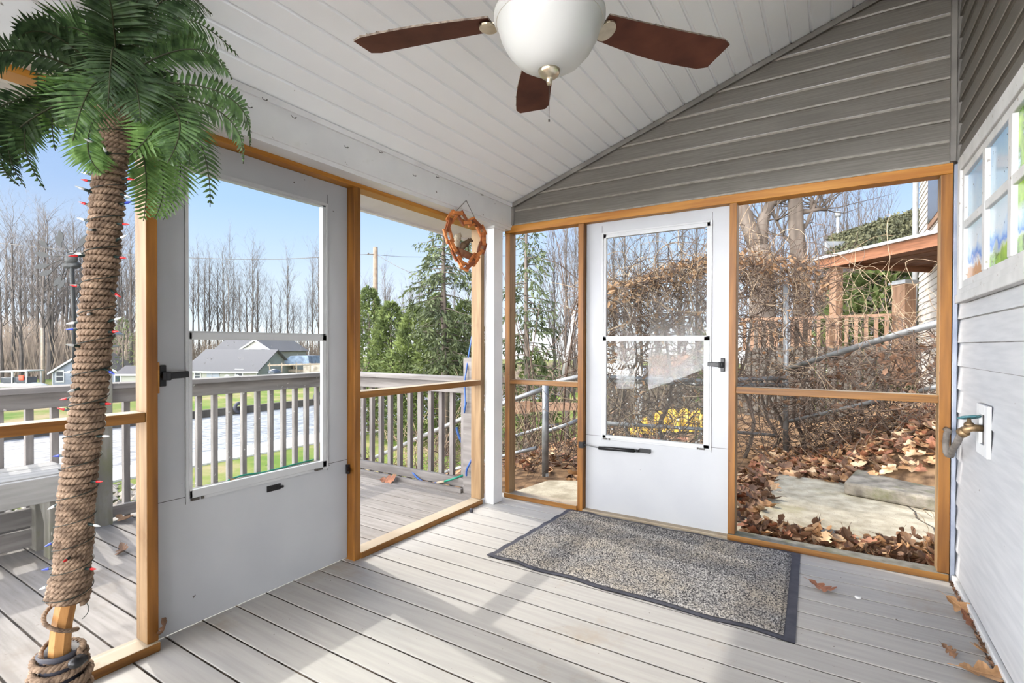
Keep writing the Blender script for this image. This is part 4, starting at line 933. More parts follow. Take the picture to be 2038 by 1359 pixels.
# ------------------------------------------------------------------ hanging heart with squirrel
def build_heart():
    hk = PX(927, 399, XB+0.012); cen = PD(927, 481, (hk-CAM).dot(FW)-0.05); D = (cen-CAM).dot(FW); px = D/FPX
    R_ = V((RT.x, RT.y, 0)).normalized(); R_ = (R_*0.86+V((-R_.y, R_.x, 0))*0.5).normalized(); N_ = R_.cross(V((0, 0, 1))); Z = V((0, 0, 1))
    h = empty('hanging_heart', cen-Z*54*px, 'heart of red wooden links with a squirrel on a log, hung from the beam', 'wall hanging')
    kx = 1/0.86
    at = lambda x, y, d=0.0: cen+R_*((x-927)*px*kx)-Z*((y-481)*px)+N_*d
    out = [(926, 444), (916, 427), (906, 428), (897, 443), (892, 463), (898, 484), (906, 501), (913, 515), (920, 528), (930, 532), (939, 522), (947, 508), (956, 497), (960, 482), (960, 462), (954, 449), (942, 438), (933, 443)]
    n = len(out)
    for i in range(n):
        a = at(*out[i]); b = at(*out[(i+1) % n]); t = (b-a).normalized(); c0 = (a+b)/2; ln = (b-a).length*0.5+0.012; s = t.cross(N_).normalized()
        m = MB(); w = 0.038 if i % 2 == 0 else 0.030
        ax, dp = (s, N_) if i % 2 == 0 else (N_, s)
        for e in (-1, 1): m.bar(c0+ax*e*(w/2)-t*ln, c0+ax*e*(w/2)+t*ln, 0.022, 0.014, ax)
        for e in (-1, 1): m.bar(c0+t*e*(ln-0.008)-ax*w/2, c0+t*e*(ln-0.008)+ax*w/2, 0.021, 0.014, t)
        m.build('wood_link', 'heart' if i % 3 else 'heartd', h, bevel=0.001)
    m = MB(); m.tube([at(908, 497, -0.03), at(925, 502, -0.034), at(955, 512, -0.04)], [0.022, 0.025, 0.022], 14); m.build('log', 'bark', h)
    d = -0.040
    m = MB(); m.tube([at(920, 496, d), at(923, 491, d), at(928, 485, d), at(934, 480, d), at(938, 475, d), at(942, 474, d), at(945.5, 476, d)], [0.014, 0.023, 0.024, 0.019, 0.013, 0.013, 0.004], 10)
    m.tube([at(936, 485, d-0.004), at(937, 492, d-0.004), at(938, 497, d-0.004)], [0.006, 0.004, 0.003], 6); m.tube([at(925, 490, d-0.008), at(929, 496, d-0.008), at(932, 497, d-0.008)], [0.008, 0.005, 0.003], 6)
    m.tube([at(937, 472, d), at(936, 469, d)], [0.003, 0.001], 6); m.tube([at(940, 472, d+0.006), at(939.5, 469, d+0.006)], [0.003, 0.001], 6)
    sq = m.build('squirrel', 'fur', h, label='small brown carved squirrel')
    m = MB(); m.tube([at(920, 494, d), at(916, 488, d), at(915, 480, d), at(917, 470, d), at(921, 466, d), at(923, 470, d)], [0.010, 0.018, 0.023, 0.024, 0.016, 0.006], 10); m.build('tail', 'furg', sq)
    for e in ((906, 427), (947, 437)):
        m = MB(); a, b = hk+V((0.004, 0, 0)), at(*e); k = 22
        for i in range(k):
            p = a.lerp(b, (i+0.5)/k); t = (b-a).normalized(); s = N_ if i % 2 else t.cross(N_).normalized(); r = (b-a).length/k*0.75
            m.tube([p+t*r*math.cos(q)+s*r*0.45*math.sin(q) for q in [2*PI*j/8 for j in range(8)]], 0.0008, 4, close=True)
        m.build('chain', 'dsteel', h, label='thin dark chain')
build_heart()

# ------------------------------------------------------------------ tap on the house wall
def build_tap():
    t = empty('garden_tap', (0.50, 2.78, 0.738), 'brass garden tap in a white wooden frame on the house wall', 'tap')
    mp = lambda u, v, d: V((XW-0.012-d, u, v))
    m = MB(); frame_boxes(m, mp, 2.69, 2.865, 0.738, 0.944, 0.045, 0.0, 0.014, bt=0.04, bb=0.045); m.build('frame', 'white', t, bevel=0.002)
    m = MB(); lbox(m, mp, 2.735, 2.82, 0.783, 0.904, 0.0, 0.003); m.build('backing', 'dsteel', t)
    y = 2.79; z = 0.846
    m = MB(); m.tube([(XW-0.02, y, z), (XW-0.055, y, z), (XW-0.068, y+0.008, z-0.008), (XW-0.08, y+0.02, z-0.026)], [0.013, 0.016, 0.017, 0.015], 14)
    m.lathe([(0.017, 0), (0.018, 0.006), (0.014, 0.012), (0.008, 0.016), (0.006, 0.03)], (XW-0.062, y, z+0.008), 14)
    m.lathe([(0.017, -0.012), (0.021, -0.01), (0.021, 0.012), (0.016, 0.014)], (XW-0.078, y+0.018, z-0.024), 14, axis=(0.55, -0.55, 0.6)); m.build('valve', 'brass', t)
    m = MB(); cpt = V((XW-0.062, y, z+0.042)); ax = V((-0.15, 0.25, 1)).normalized(); a = ax.orthogonal().normalized(); b = ax.cross(a)
    m.tube([cpt+(a*math.cos(q)+b*math.sin(q))*(0.032+0.003*math.cos(6*q)) for q in [2*PI*i/28 for i in range(28)]], 0.0048, 6, close=True)
    for k in range(3): q = PI*k/3; m.tube([cpt+(a*math.cos(q)+b*math.sin(q))*0.032, cpt-(a*math.cos(q)+b*math.sin(q))*0.032], 0.003, 6)
    m.build('handwheel', 'teal', t, label='blue green handwheel')
build_tap()
m = MB(); A = V((XW-0.082, 2.81, 0.820)); c1_ = PY(1886, 905, 3.21); p3 = PY(1884, 860, 3.26)
m.tube([A, A.lerp(c1_, 0.3)-V((0, 0, 0.012)), A.lerp(c1_, 0.65)-V((0, 0, 0.012)), c1_+V((0.01, -0.02, 0.002)), c1_, c1_+V((-0.004, 0.012, 0.010)), c1_.lerp(p3, 0.5)+V((-0.004, 0.01, 0)), p3-V((0, 0, 0.008)), p3+V((0.01, 0.02, 0)), V((0.485, 3.345, p3.z+0.004))], 0.0135, 12)
m.build('hose_elbow', 'pipedark', label='stiff grey hose bending from the tap to the timber post', cat='hose')

# ------------------------------------------------------------------ deck railings, bench, post lamp
def railing(name, label, a, b, out, posts, bal, gap_top=0.0):
    """a, b: ends on the deck at the railing's inner face; out: unit vector outward"""
    a, b, out = V(a), V(b), V(out); t = (b-a).normalized(); L_ = (b-a).length; Z = V((0, 0, 1))
    r = empty(name, (a+b)/2, label, 'railing')
    def rb(nm, mt, s0, s1, o0, o1, z0, z1):
        m = MB(); m.obox(a+t*s0+out*o0+Z*z0, t*(s1-s0), out*(o1-o0), Z*(z1-z0)); return m.build(nm, mt, r, bevel=0.003)
    rb('cap_rail', 'greyh', -0.02, L_+0.02, -0.04, 0.13, 0.885, 0.92)
    rb('top_rail', 'greyh', 0, L_, 0.0, 0.038, 0.79, 0.883)
    rb('bottom_rail', 'greyh', 0, L_, 0.0, 0.038, 0.025, 0.10)
    for s in bal: rb('baluster', 'grey', s-0.019, s+0.019, 0.039, 0.077, 0.0, 0.884)
    for s, z1, mt in posts: rb('railing_post', mt, s-0.046, s+0.046, -0.05, 0.038, -0.1, z1)
    return r
balA = [2.041, 2.158, 2.275, 2.393, 2.512, 2.632, 2.752, 2.868, 2.985, 3.10, 1.92, 1.80, 1.68, 1.566, 1.29, 1.185, 1.065, 0.933, 0.81, 0.69, 0.57, 0.45, 0.33, 0.2, 0.08, -0.04, -0.16]
railing('deck_railing', 'grey weathered deck railing facing the canal, a bench against it', (-4.05, -0.3, 0), (-4.05, 3.30, 0), (-1, 0, 0), [(1.405+0.3, 1.15, 'greymoss'), (3.62, 0.884, 'grey')], [y+0.3 for y in balA])
balB = [-3.88, -3.764, -3.646, -3.527, -3.41, -3.29, -3.168, -3.048, -2.928, -2.809, -2.69, -2.57]
railing('deck_railing', 'grey weathered deck railing ending at the porch corner, hose looped along it', (-4.05, 3.30, 0), (-2.49, 3.30, 0), (0, 1, 0), [(1.60, 1.08, 'greyh')], [x+4.05 for x in balB])
m = MB(); m.box(-4.0, -2.50, 3.225, 3.262, 0.0, 0.034); m.build('kick_board', 'greyh', bevel=0.003, label='low grey kick board along the foot of the railing by the corner', cat='board')
def build_bench():
    bn = empty('deck_bench', (-3.8, 0.5, 0), 'weathered grey plank bench built against the deck railing', 'bench')
    for x0, x1 in ((-3.99, -3.86), (-3.85, -3.60)):
        m = MB(); m.box(x0, x1, -0.4, 1.14, 0.435, 0.472); m.build('seat_plank', 'bench', bn, bevel=0.003)
    m = MB(); m.box(-3.60, -3.565, -0.4, 1.12, 0.33, 0.465); m.build('apron', 'bench', bn, bevel=0.003)
    for z0, z1 in ((0.135, 0.235), (0.02, 0.115)):
        m = MB(); m.box(-3.93, -3.895, -0.4, 1.16, z0, z1); m.build('back_board', 'greyh', bn, bevel=0.003)
    m = MB(); m.obox((-3.62, 1.02, 0.0), (-0.09, 0, 0), (0, 0.04, 0), (0.02, 0, 0.435)); m.build('leg', 'greymoss', bn, bevel=0.003)
    m = MB(); m.obox((-3.92, 1.02, 0.0), (0.09, 0, 0), (0, 0.04, 0), (-0.01, 0, 0.435)); m.obox((-3.85, 1.025, 0.36), (0.20, 0, -0.27), (0, 0.03, 0), (0.05, 0, 0.05)); m.build('leg', 'greymoss', bn, bevel=0.003)
build_bench()
def build_lamp():
    p = V((-4.04, 1.405, 1.15)); l = empty('post_lamp', p, 'grey capped lamp on top of the deck railing post behind the palm', 'lamp')
    m = MB(); m.lathe([(0.045, 0.0), (0.09, 0.012), (0.092, 0.02), (0.03, 0.024)], p, 20); m.build('lamp_base', 'lamp', l)
    m = MB(); m.lathe([(0.05, 0.022), (0.062, 0.06), (0.078, 0.085), (0.078, 0.09)], p, 20); m.build('lamp_glass', 'dsteel', l)
    m = MB(); m.lathe([(0.118, 0.088), (0.12, 0.096), (0.07, 0.125), (0.02, 0.14), (0.0, 0.141)], p, 24); m.build('lamp_cap', 'lamp', l)
build_lamp()
def build_ornament():
    o = empty('garden_stake', (-4.09, 1.02, 0.92), 'metal garden stake with leaves on wires, seen against the sky left of the palm', 'garden ornament')
    d = (PX(147, 640, -4.09)-CAM).dot(FW)
    q = lambda x, y: PD(x, y, d)
    m = MB(); m.tube([q(143, 522), q(144, 560), q(147, 620), V((q(147, 620).x, q(147, 620).y, 0.92))], [0.012, 0.012, 0.011, 0.011], 8); m.build('stem', 'ornm', o)
    m = MB(); cc = q(142, 515); m.loft([[cc+RT*(rx*math.cos(a))+UP*(rx*math.sin(a))+FW*dz for a in [2*PI*i/18 for i in range(18)]] for rx, dz in ((0.01, -0.02), (0.034, -0.012), (0.042, 0.0), (0.034, 0.012), (0.01, 0.02))])
    m.loft([[q(143, 528)+RT*(rx*math.cos(a))+UP*(ry*math.sin(a))+FW*dz for a in [2*PI*i/12 for i in range(12)]] for rx, ry, dz in ((0.02, 0.01, -0.015), (0.065, 0.026, 0), (0.02, 0.01, 0.015))]); m.build('hub', 'ornm', o)
    for (x0, y0, x1, y1) in ((95, 493, 77, 478), (98, 510, 68, 503), (98, 527, 67, 532), (105, 538, 78, 548), (122, 492, 110, 470), (124, 482, 117, 458), (157, 492, 172, 467), (123, 549, 106, 570), (128, 556, 116, 575)):
        a, b = q(x0, y0), q(x1, y1); t = (b-a).normalized(); s = t.cross(FW).normalized(); mdl = (a+b)/2
        m = MB(); m.tube([cc, (cc+a)/2+UP*0.012, a], 0.0025, 5)
        ol = [a+t*(b-a).length*u+s*0.017*math.sin(PI*u)**0.8*e for e in (1, -1) for u in ([i/9 for i in range(10)] if e == 1 else [i/9 for i in range(8, 0, -1)])]
        m.prism(ol, FW*0.004); m.build('metal_leaf', 'ornm', o)
build_ornament()
# hoses on the railing
def hose(name, mt, pts, r, label, cat='hose', extra=None):
    pts = [V(p) for p in pts]; out = []
    for i in range(len(pts)-1):
        p0, p1, p2, p3 = pts[max(i-1, 0)], pts[i], pts[i+1], pts[min(i+2, len(pts)-1)]
        for k in range(8):
            f = k/8; out.append(0.5*((2*p1)+(p2-p0)*f+(2*p0-5*p1+4*p2-p3)*f*f+(3*p1-p0-3*p2+p3)*f**3))
    out.append(pts[-1])
    if extra:
        h = empty(name, pts[0], label, cat); m = MB(); m.tube(out, r, 8); m.build('hose_line', mt, h); extra(h); return h
    m = MB(); m.tube(out, r, 8); return m.build(name, mt, label=label, cat=cat)
yh = 3.25
hp = lambda x, y, Y=3.25: PY(x, y, Y)
def conn(h):
    m = MB(); a, b = hp(870, 961, 3.27), hp(885, 958, 3.27); m.tube([a, b], 0.011, 10); m.build('connector', 'paleh', h)
hose('garden_hose', 'hoseg', [hp(760, 925, 3.39), hp(790, 930, 3.36), hp(820, 938, 3.33), hp(850, 941, 3.36), hp(872, 945, 3.33)], 0.008, 'green hose lying along the bottom rail of the corner railing')
hose('garden_hose', 'hoseb', [hp(818, 936, 3.32), hp(830, 950, 3.28), hp(845, 960, 3.275), hp(860, 962, 3.27), hp(875, 960, 3.27)], 0.008, 'blue hose sagging in front of the bottom rail, joined to green hose', extra=conn)
hose('garden_hose', 'hoseg', [hp(884, 958, 3.27), hp(898, 954, 3.27), hp(912, 949, 3.30), hp(925, 945, 3.34)], 0.008, 'short green hose running from the pale connector to the railing end post')
hose('blue_rope', 'hoseb', [hp(908, 850, 3.46), hp(914, 870, 3.46), hp(922, 885, 3.46), hp(925, 893, 3.44)], 0.011, 'short loop of blue rope hanging between the last balusters', 'rope')
hose('blue_rope', 'hoseb', [hp(946, 628, 3.3), hp(940, 665, 3.3), hp(933, 705, 3.28), hp(928, 738, 3.23), hp(925, 760, 3.22), hp(926, 800, 3.22), hp(924, 822, 3.23), hp(928, 800, 3.23), hp(923, 815, 3.22)], 0.006, 'blue rope hanging down beside the railing end post', 'rope')
hose('blue_rope', 'hoseb', [hp(944, 905, 3.27), hp(935, 922, 3.22), hp(929, 935, 3.22), hp(928, 947, 3.22)], 0.008, 'blue rope tied low round the railing end post', 'rope')

# ------------------------------------------------------------------ concrete slabs outside the back screens
def slab(name, mt, pts, z0, z1, label, cat='slab', rough=0.012):
    m = MB(); cx = sum(p[0] for p in pts)/len(pts); n = len(pts)
    m.prism([(p[0], p[1], z0) for p in pts], (0, 0, z1-z0)); return m.build(name, mt, bevel=0.02, label=label, cat=cat)
s_ = slab('concrete_slab', 'concrete', [(-0.44, 3.80), (2.0, 3.74), (2.0, 5.15), (0.62, 5.28), (-0.43, 5.32)], -0.16, -0.002, 'large cracked concrete slab outside the back screens, moss on its far edge')
m = MB()
ck = [(0.42, 5.28), (0.47, 5.05), (0.45, 4.85), (0.50, 4.62), (0.49, 4.45), (0.56, 4.28), (0.55, 4.10), (0.62, 3.9)]
for a, b in zip(ck[:-1], ck[1:]): m.quad((a[0], a[1], -0.0005), (b[0], b[1], -0.0005), (b[0]+0.012, b[1], -0.0005), (a[0]+0.012, a[1], -0.0005))
m.quad((0.42, 5.2, -0.0005), (0.43, 5.17, -0.0005), (1.2, 5.05, -0.0005), (1.2, 5.07, -0.0005))
ORG[s_.name] = V(s_.location); ck_ = m.build('crack', 'seawall', s_)
slab('concrete_slab', 'concreted', [(0.08, 4.86), (0.72, 4.66), (0.95, 5.25), (0.18, 5.42)], 0.0, 0.10, 'mossy concrete block resting on the far corner of the larger slab')
slab('concrete_slab', 'concrete', [(-1.52, 3.46), (-0.46, 3.46), (-0.46, 4.3), (-1.05, 4.45), (-1.5, 4.3)], -0.2, -0.055, 'lower concrete slab behind the white back door')
slab('concrete_slab', 'concrete', [(-2.30, 3.46), (-1.54, 3.46), (-1.54, 4.05), (-1.9, 4.30), (-2.2, 4.12)], -0.2, -0.045, 'small pitted concrete slab outside the narrow left pane of the back wall')

# ------------------------------------------------------------------ chain link fence posts and rails
def pipe(pts, r, label, mt='steel', cat='fence pipe', name='fence_pipe'):
    m = MB(); m.tube(pts, r, 10); return m.build(name, mt, label=label, cat=cat)
f1 = PZ(1085, 943, -0.12)
pipe([V((f1.x, f1.y, -0.2)), V((f1.x, f1.y, 0.80))], 0.034, 'stout grey fence post on the small slab outside the narrow pane', cat='fence post', name='fence_post')
f2 = PD(1565, 760, 6.05)
pipe([V((f2.x, f2.y, hz(f2.x, f2.y)-0.1)), PD(1564, 565, 6.05)], 0.030, 'tall thin grey fence post standing in the vine hedge', cat='fence post', name='fence_post')
d1_ = (f1-CAM).dot(FW)
pipe([PD(1086, 772, d1_), PD(1010, 800, d1_+0.25), PD(930, 829, d1_+0.6), PD(740, 913, d1_+1.7)], 0.026, 'grey fence rail sloping down past the railing towards the canal')
pipe([PD(1068, 891, d1_+0.02), PD(1010, 905, d1_+0.25), PD(900, 935, d1_+0.7), PD(820, 960, d1_+1.2)], 0.020, 'thin lower fence rail sloping down left of the stout post')
pipe([PD(1085, 860, d1_+0.1), PD(1130, 845, d1_+0.1), PD(1165, 830, d1_+0.15)], 0.022, 'short grey pipe resting against the right side of the stout post')
pipe([PD(1024, 868, d1_+0.9), PD(1080, 851, d1_+0.7), PD(1112, 845, d1_+0.7)], 0.020, 'grey pipe lying in the brush behind the stout post')
pipe([PD(1086, 765, d1_+0.3), PD(1150, 750, d1_+0.2), PD(1212, 751, 5.3), PD(1400, 758, 5.7), PD(1563, 752, 6.03)], 0.026, 'upper grey fence rail level behind the glass of the back door')
pipe([PD(1212, 757, 5.35), PD(1400, 764, 5.75), PD(1563, 766, 6.05)], 0.024, 'second grey fence rail just below the upper one')
pipe([PD(1205, 842, 5.3), PD(1400, 854, 5.7), PD(1540, 866, 6.0)], 0.020, 'lower grey fence rail running across the foot of the vine hedge')
pipe([PD(1567, 735, 6.03), PD(1700, 692, 5.2), PD(1800, 662, 4.6), PD(1905, 632, 4.1)], 0.030, 'thick grey rail climbing to the right over the leaf bank')
pipe([PD(1572, 838, 6.0), PD(1650, 820, 5.5), PD(1745, 797, 5.0), PD(1800, 783, 4.7)], 0.020, 'thin grey rail half buried in leaves under the sloping rail')
pipe([PD(1832, 778, 4.6), PD(1872, 768, 4.4)], 0.022, 'short pale pipe end poking out of the leaf bank beside the right post')
pipe([PD(1122, 755, 9.5), PD(1132, 700, 9.3), PD(1146, 620, 9.1)], 0.055, 'leaning pale metal pole behind the narrow pane', mt='lamp', cat='pole', name='leaning_pole')

# ------------------------------------------------------------------ vines, hedge and brush
random.seed(5)
def vines(mb, n, pos, ln, r, wander, grav=-0.2, seg=11, sides=3, mi=0, up0=None, sel=None):
    for _ in range(n):
        p = pos(); d = V((rnd(-1, 1), rnd(-1, 1), rnd(-1, 1))) if up0 is None else V(up0)+V((rnd(-.5, .5), rnd(-.5, .5), rnd(-.3, .3)))
        d.normalize(); st = ln*rnd(0.5, 1.3)/seg; pts = [p.copy()]; ax = V((rnd(-1, 1), rnd(-1, 1), rnd(-1, 1)))*wander
        for k in range(seg):
            d = d+d.cross(ax)*0.45+V((rnd(-1, 1), rnd(-1, 1), rnd(-1, 1)))*wander*0.35+V((0, 0, grav))*0.12; d.normalize(); p = p+d*st; pts.append(p.copy())
        rr = r*rnd(0.5, 1.4); mb.tube(pts, [rr*(1-0.5*k/seg) for k in range(seg+1)], sides, mi, caps=False)
HA, HB = PD(1196, 700, 5.2), PD(1622, 700, 6.35)
def hedge_pt(topbias=False):
    t = rnd(-0.02, 1.0); b = HA.lerp(HB, t); o = rnd(-0.30, 0.45); nrm = V((-(HB-HA).y, (HB-HA).x, 0)).normalized(); q = b+nrm*o
    zt = 1.80+0.42*sst(t*1.9)-0.25*sst((t-0.86)/0.14); zb = hz(q.x, q.y)
    z = zt-abs(random.gauss(0, 0.12)) if topbias else zb+(zt-zb)*(rnd(0, 1)**0.72)
    return V((q.x, q.y, z))
hd = empty('vine_hedge', V(((HA.x+HB.x)/2, (HA.y+HB.y)/2, hz((HA.x+HB.x)/2, (HA.y+HB.y)/2))), 'tall tangled hedge of dry brown vines grown over the fence', 'hedge')
m = MB(); vines(m, 1050, lambda: hedge_pt(), 0.85, 0.0055, 0.75); vines(m, 420, lambda: hedge_pt(True), 0.7, 0.0048, 0.8, -0.9); m.build('vines', 'vine', hd, kind='stuff')
m = MB(); vines(m, 330, lambda: hedge_pt(random.random() < 0.6), 0.8, 0.0042, 0.8, -0.6); m.build('pale_vines', 'vinel', hd, kind='stuff')
def scrap_leaves(n, posf, size, mt, nm, parent=None, **k):
    m = MB()
    for _ in range(n):
        p = posf(); a = V((rnd(-1, 1), rnd(-1, 1), rnd(-1, 1))).normalized(); b = a.orthogonal().normalized(); b = (b*math.cos(rnd(0, 6))+a.cross(b)*math.sin(rnd(0, 6))).normalized(); cc = a.cross(b); s = size*rnd(0.5, 1.3)
        m.quad(p-a*s, p-b*s*0.5+cc*s*0.25, p+a*s, p+b*s*0.55+cc*s*0.2)
    return m.build(nm, mt, parent, **k)
scrap_leaves(1500, lambda: hedge_pt(random.random() < 0.72), 0.035, 'dryleaf', 'dry_leaves', hd, kind='stuff')
m = MB()
for t_ in (0.1, 0.25, 0.42, 0.5, 0.63, 0.74, 0.8, 0.92):
    b_ = HA.lerp(HB, t_); pts = [V((b_.x+rnd(-.05, .05)+0.08*math.sin(k*1.3+t_*9), b_.y+rnd(-.05, .05)+0.15, hz(b_.x, b_.y)-0.05+k*0.24)) for k in range(8)]
    m.tube(pts, [0.026-0.002*k for k in range(8)], 6, caps=False)
m.build('woody_stem', 'treebark', hd)
g_ = MB()
for _ in range(700):
    b_ = HA.lerp(HB, rnd(0.40, 0.5)); p = V((b_.x+rnd(-.1, .1), b_.y+rnd(.15, .35), rnd(0.1, 1.4))); a = V((rnd(-1, 1), rnd(-1, 1), rnd(-.6, .9))).normalized()*0.05; b2 = a.cross(V((rnd(-1, 1), rnd(-1, 1), 1))).normalized()*0.02
    g_.quad(p, p+a*0.5+b2, p+a, p+a*0.5-b2)
g_.build('green_ivy', 'needle2', hd, label='green ivy on a stem in the hedge', kind='stuff')
# lower tangle right of the tall post, over the leaf bank
SA, SB = PD(1572, 760, 6.1), PD(1900, 690, 4.3)
def bank_pt():
    t = rnd(0, 1); b = SA.lerp(SB, t); q = b+V((rnd(-.25, .35), rnd(-.2, .5), 0)); zt = 0.85+0.55*t; zb = hz(q.x, q.y)
    return V((q.x, q.y, zb+(zt-zb)*rnd(0, 1)))
bk = MB(); vines(bk, 520, bank_pt, 0.8, 0.005, 0.8); vines(bk, 110, lambda: bank_pt()+V((0.05, 0.1, 0.15)), 0.9, 0.0036, 0.9, 0.4, mi=1)
vines(bk, 46, lambda: PD(rnd(1600, 1850), rnd(560, 660), rnd(6.2, 7.5)), 1.3, 0.004, 0.7, -0.1, mi=1)
bk.build('vine_tangle', ['vine', 'vinel'], label='loose tangle of vines along the sloping rail over the leaf bank', cat='vines', kind='stuff')
scrap_leaves(420, lambda: bank_pt()+V((0, 0.1, 0.0)), 0.05, 'leafB', 'vine_leaves', label='dry brown leaves caught in the tangle by the sloping rail', cat='leaves', kind='stuff')
def brush_pt():
    p = PD(rnd(940, 1180), 0, 1); q = V((rnd(-5.6, -1.3), rnd(4.55, 6.4), 0)); return V((q.x, q.y, hz(q.x, q.y)+rnd(0.0, 0.35)))
bb = MB(); vines(bb, 620, brush_pt, 0.8, 0.0045, 0.55, 0.3, mi=0); vines(bb, 150, brush_pt, 1.0, 0.004, 0.45, 0.6, mi=1, up0=(0, 0, 0.9))
vines(bb, 26, lambda: V((rnd(-3.3, -1.9), rnd(5.2, 6.6), 0.0)), 2.4, 0.008, 0.22, 0.9, mi=0, up0=(0.1, 0, 1.2))
bb.build('brush_tangle', ['vine', 'vinel'], label='brown brush and thin saplings outside the narrow pane and the deck corner', cat='brush', kind='stuff')

# ------------------------------------------------------------------ leaf litter
random.seed(9)
LAB = 'dry brown oak leaf in the litter outside the back screens'
def litter_z(x, y):
    z = hz(x, y)
    if -0.44 < x < 2 and 3.8 < y < 5.3: z = 0.0
    return z
n_ = 0
for k in range(300):
    u = random.random()
    if u < 0.62:                                                     # drift packed along the sill
        x = rnd(-0.50, 0.62); y = 3.44+rnd(0, 1)**0.8*0.40; hgt = 0.02+0.15*rnd(0, 1)*sst((y-3.42)/0.28)+(0.05 if x > 0.3 else 0)
        z = -0.15+hgt; rx, ry = rnd(-1.2, 1.2), rnd(-1.0, 1.0)
    elif u < 0.80:
        x = rnd(-0.62, -0.38); y = rnd(4.05, 5.4); z = hz(x, y)+rnd(0.01, 0.10)+0.05; rx, ry = rnd(-.6, .6), rnd(-.6, .6)
    else:
        x = rnd(-0.4, 1.0); y = rnd(5.2, 5.7); z = max(hz(x, y), -0.02)+rnd(0.02, 0.08); rx, ry = rnd(-.6, .6), rnd(-.6, .6)
    leaf(random.choice((0, 1, 1, 2, 3, 4, 4, 5)), (x, y, z), rx, ry, rnd(0, 6.28), rnd(0.7, 1.15), LAB, 'oak leaves drifted outside the back screens')
lt = MB(); S_ = [(LEAFM[k][1]) for k in range(6)]
simple = []
for k in range(6):
    random.seed(40+k); pts = []
    for i in range(9):
        t = i/8; w = 0.045*math.sin(PI*min(1, t*0.9+0.05))*(0.45+0.55*abs(math.sin(PI*(t*3+0.15)))); pts.append((t, w))
    simple.append(pts)
random.seed(13)
def litter(n, fx):
    for _ in range(n):
        p = fx(); yaw = rnd(0, 6.28); tl, rl = rnd(-.7, .7), rnd(-.7, .7); sc = rnd(0.8, 1.25); mi = random.choice((0, 1, 1, 2, 3))
        R = Matrix.Rotation(yaw, 3, 'Z') @ Matrix.Rotation(tl, 3, 'Y') @ Matrix.Rotation(rl, 3, 'X'); pr = random.choice(simple); cu = rnd(-0.02, 0.05)
        row = [(p+R @ V((0.13*(t-0.5)*sc, -w*sc, cu*(t-.5)**2*3+w*0.4)), p+R @ V((0.13*(t-0.5)*sc, 0, cu*(t-.5)**2*3)), p+R @ V((0.13*(t-0.5)*sc, w*sc, cu*(t-.5)**2*3+w*0.4))) for t, w in pr]
        for a, b in zip(row[:-1], row[1:]):
            lt.quad(a[0], a[1], b[1], b[0], mi); lt.quad(a[1], a[2], b[2], b[1], mi)
def lp1():
    while True:
        x = rnd(-0.75, 2.4); y = rnd(5.25, 7.2)
        return V((x, y, hz(x, y)+rnd(0.0, 0.07)))
def lp2(): x = rnd(-0.75, -0.42); y = rnd(3.9, 5.4); return V((x, y, hz(x, y)+rnd(0.03, 0.12)))
def lp3(): x = rnd(-2.1, -1.2); y = rnd(4.3, 5.3); return V((x, y, hz(x, y)+rnd(0.0, 0.14)))
def lp4(): x = rnd(-0.48, 0.62); y = rnd(3.43, 3.84); return V((x, y, -0.16+rnd(0, 0.06)+0.10*sst((y-3.42)/0.3)))
def lp5(): x = rnd(-5.0, -1.2); y = rnd(4.6, 7.5); return V((x, y, hz(x, y)+rnd(0.0, 0.05)))
litter(2300, lp1); litter(170, lp2); litter(330, lp3); litter(420, lp4); litter(500, lp5)
lt.build('leaf_litter', ['leafA', 'leafB', 'leafC', 'leafR'], label='deep litter of fallen brown oak leaves beyond the back screens', cat='leaf litter', kind='stuff')

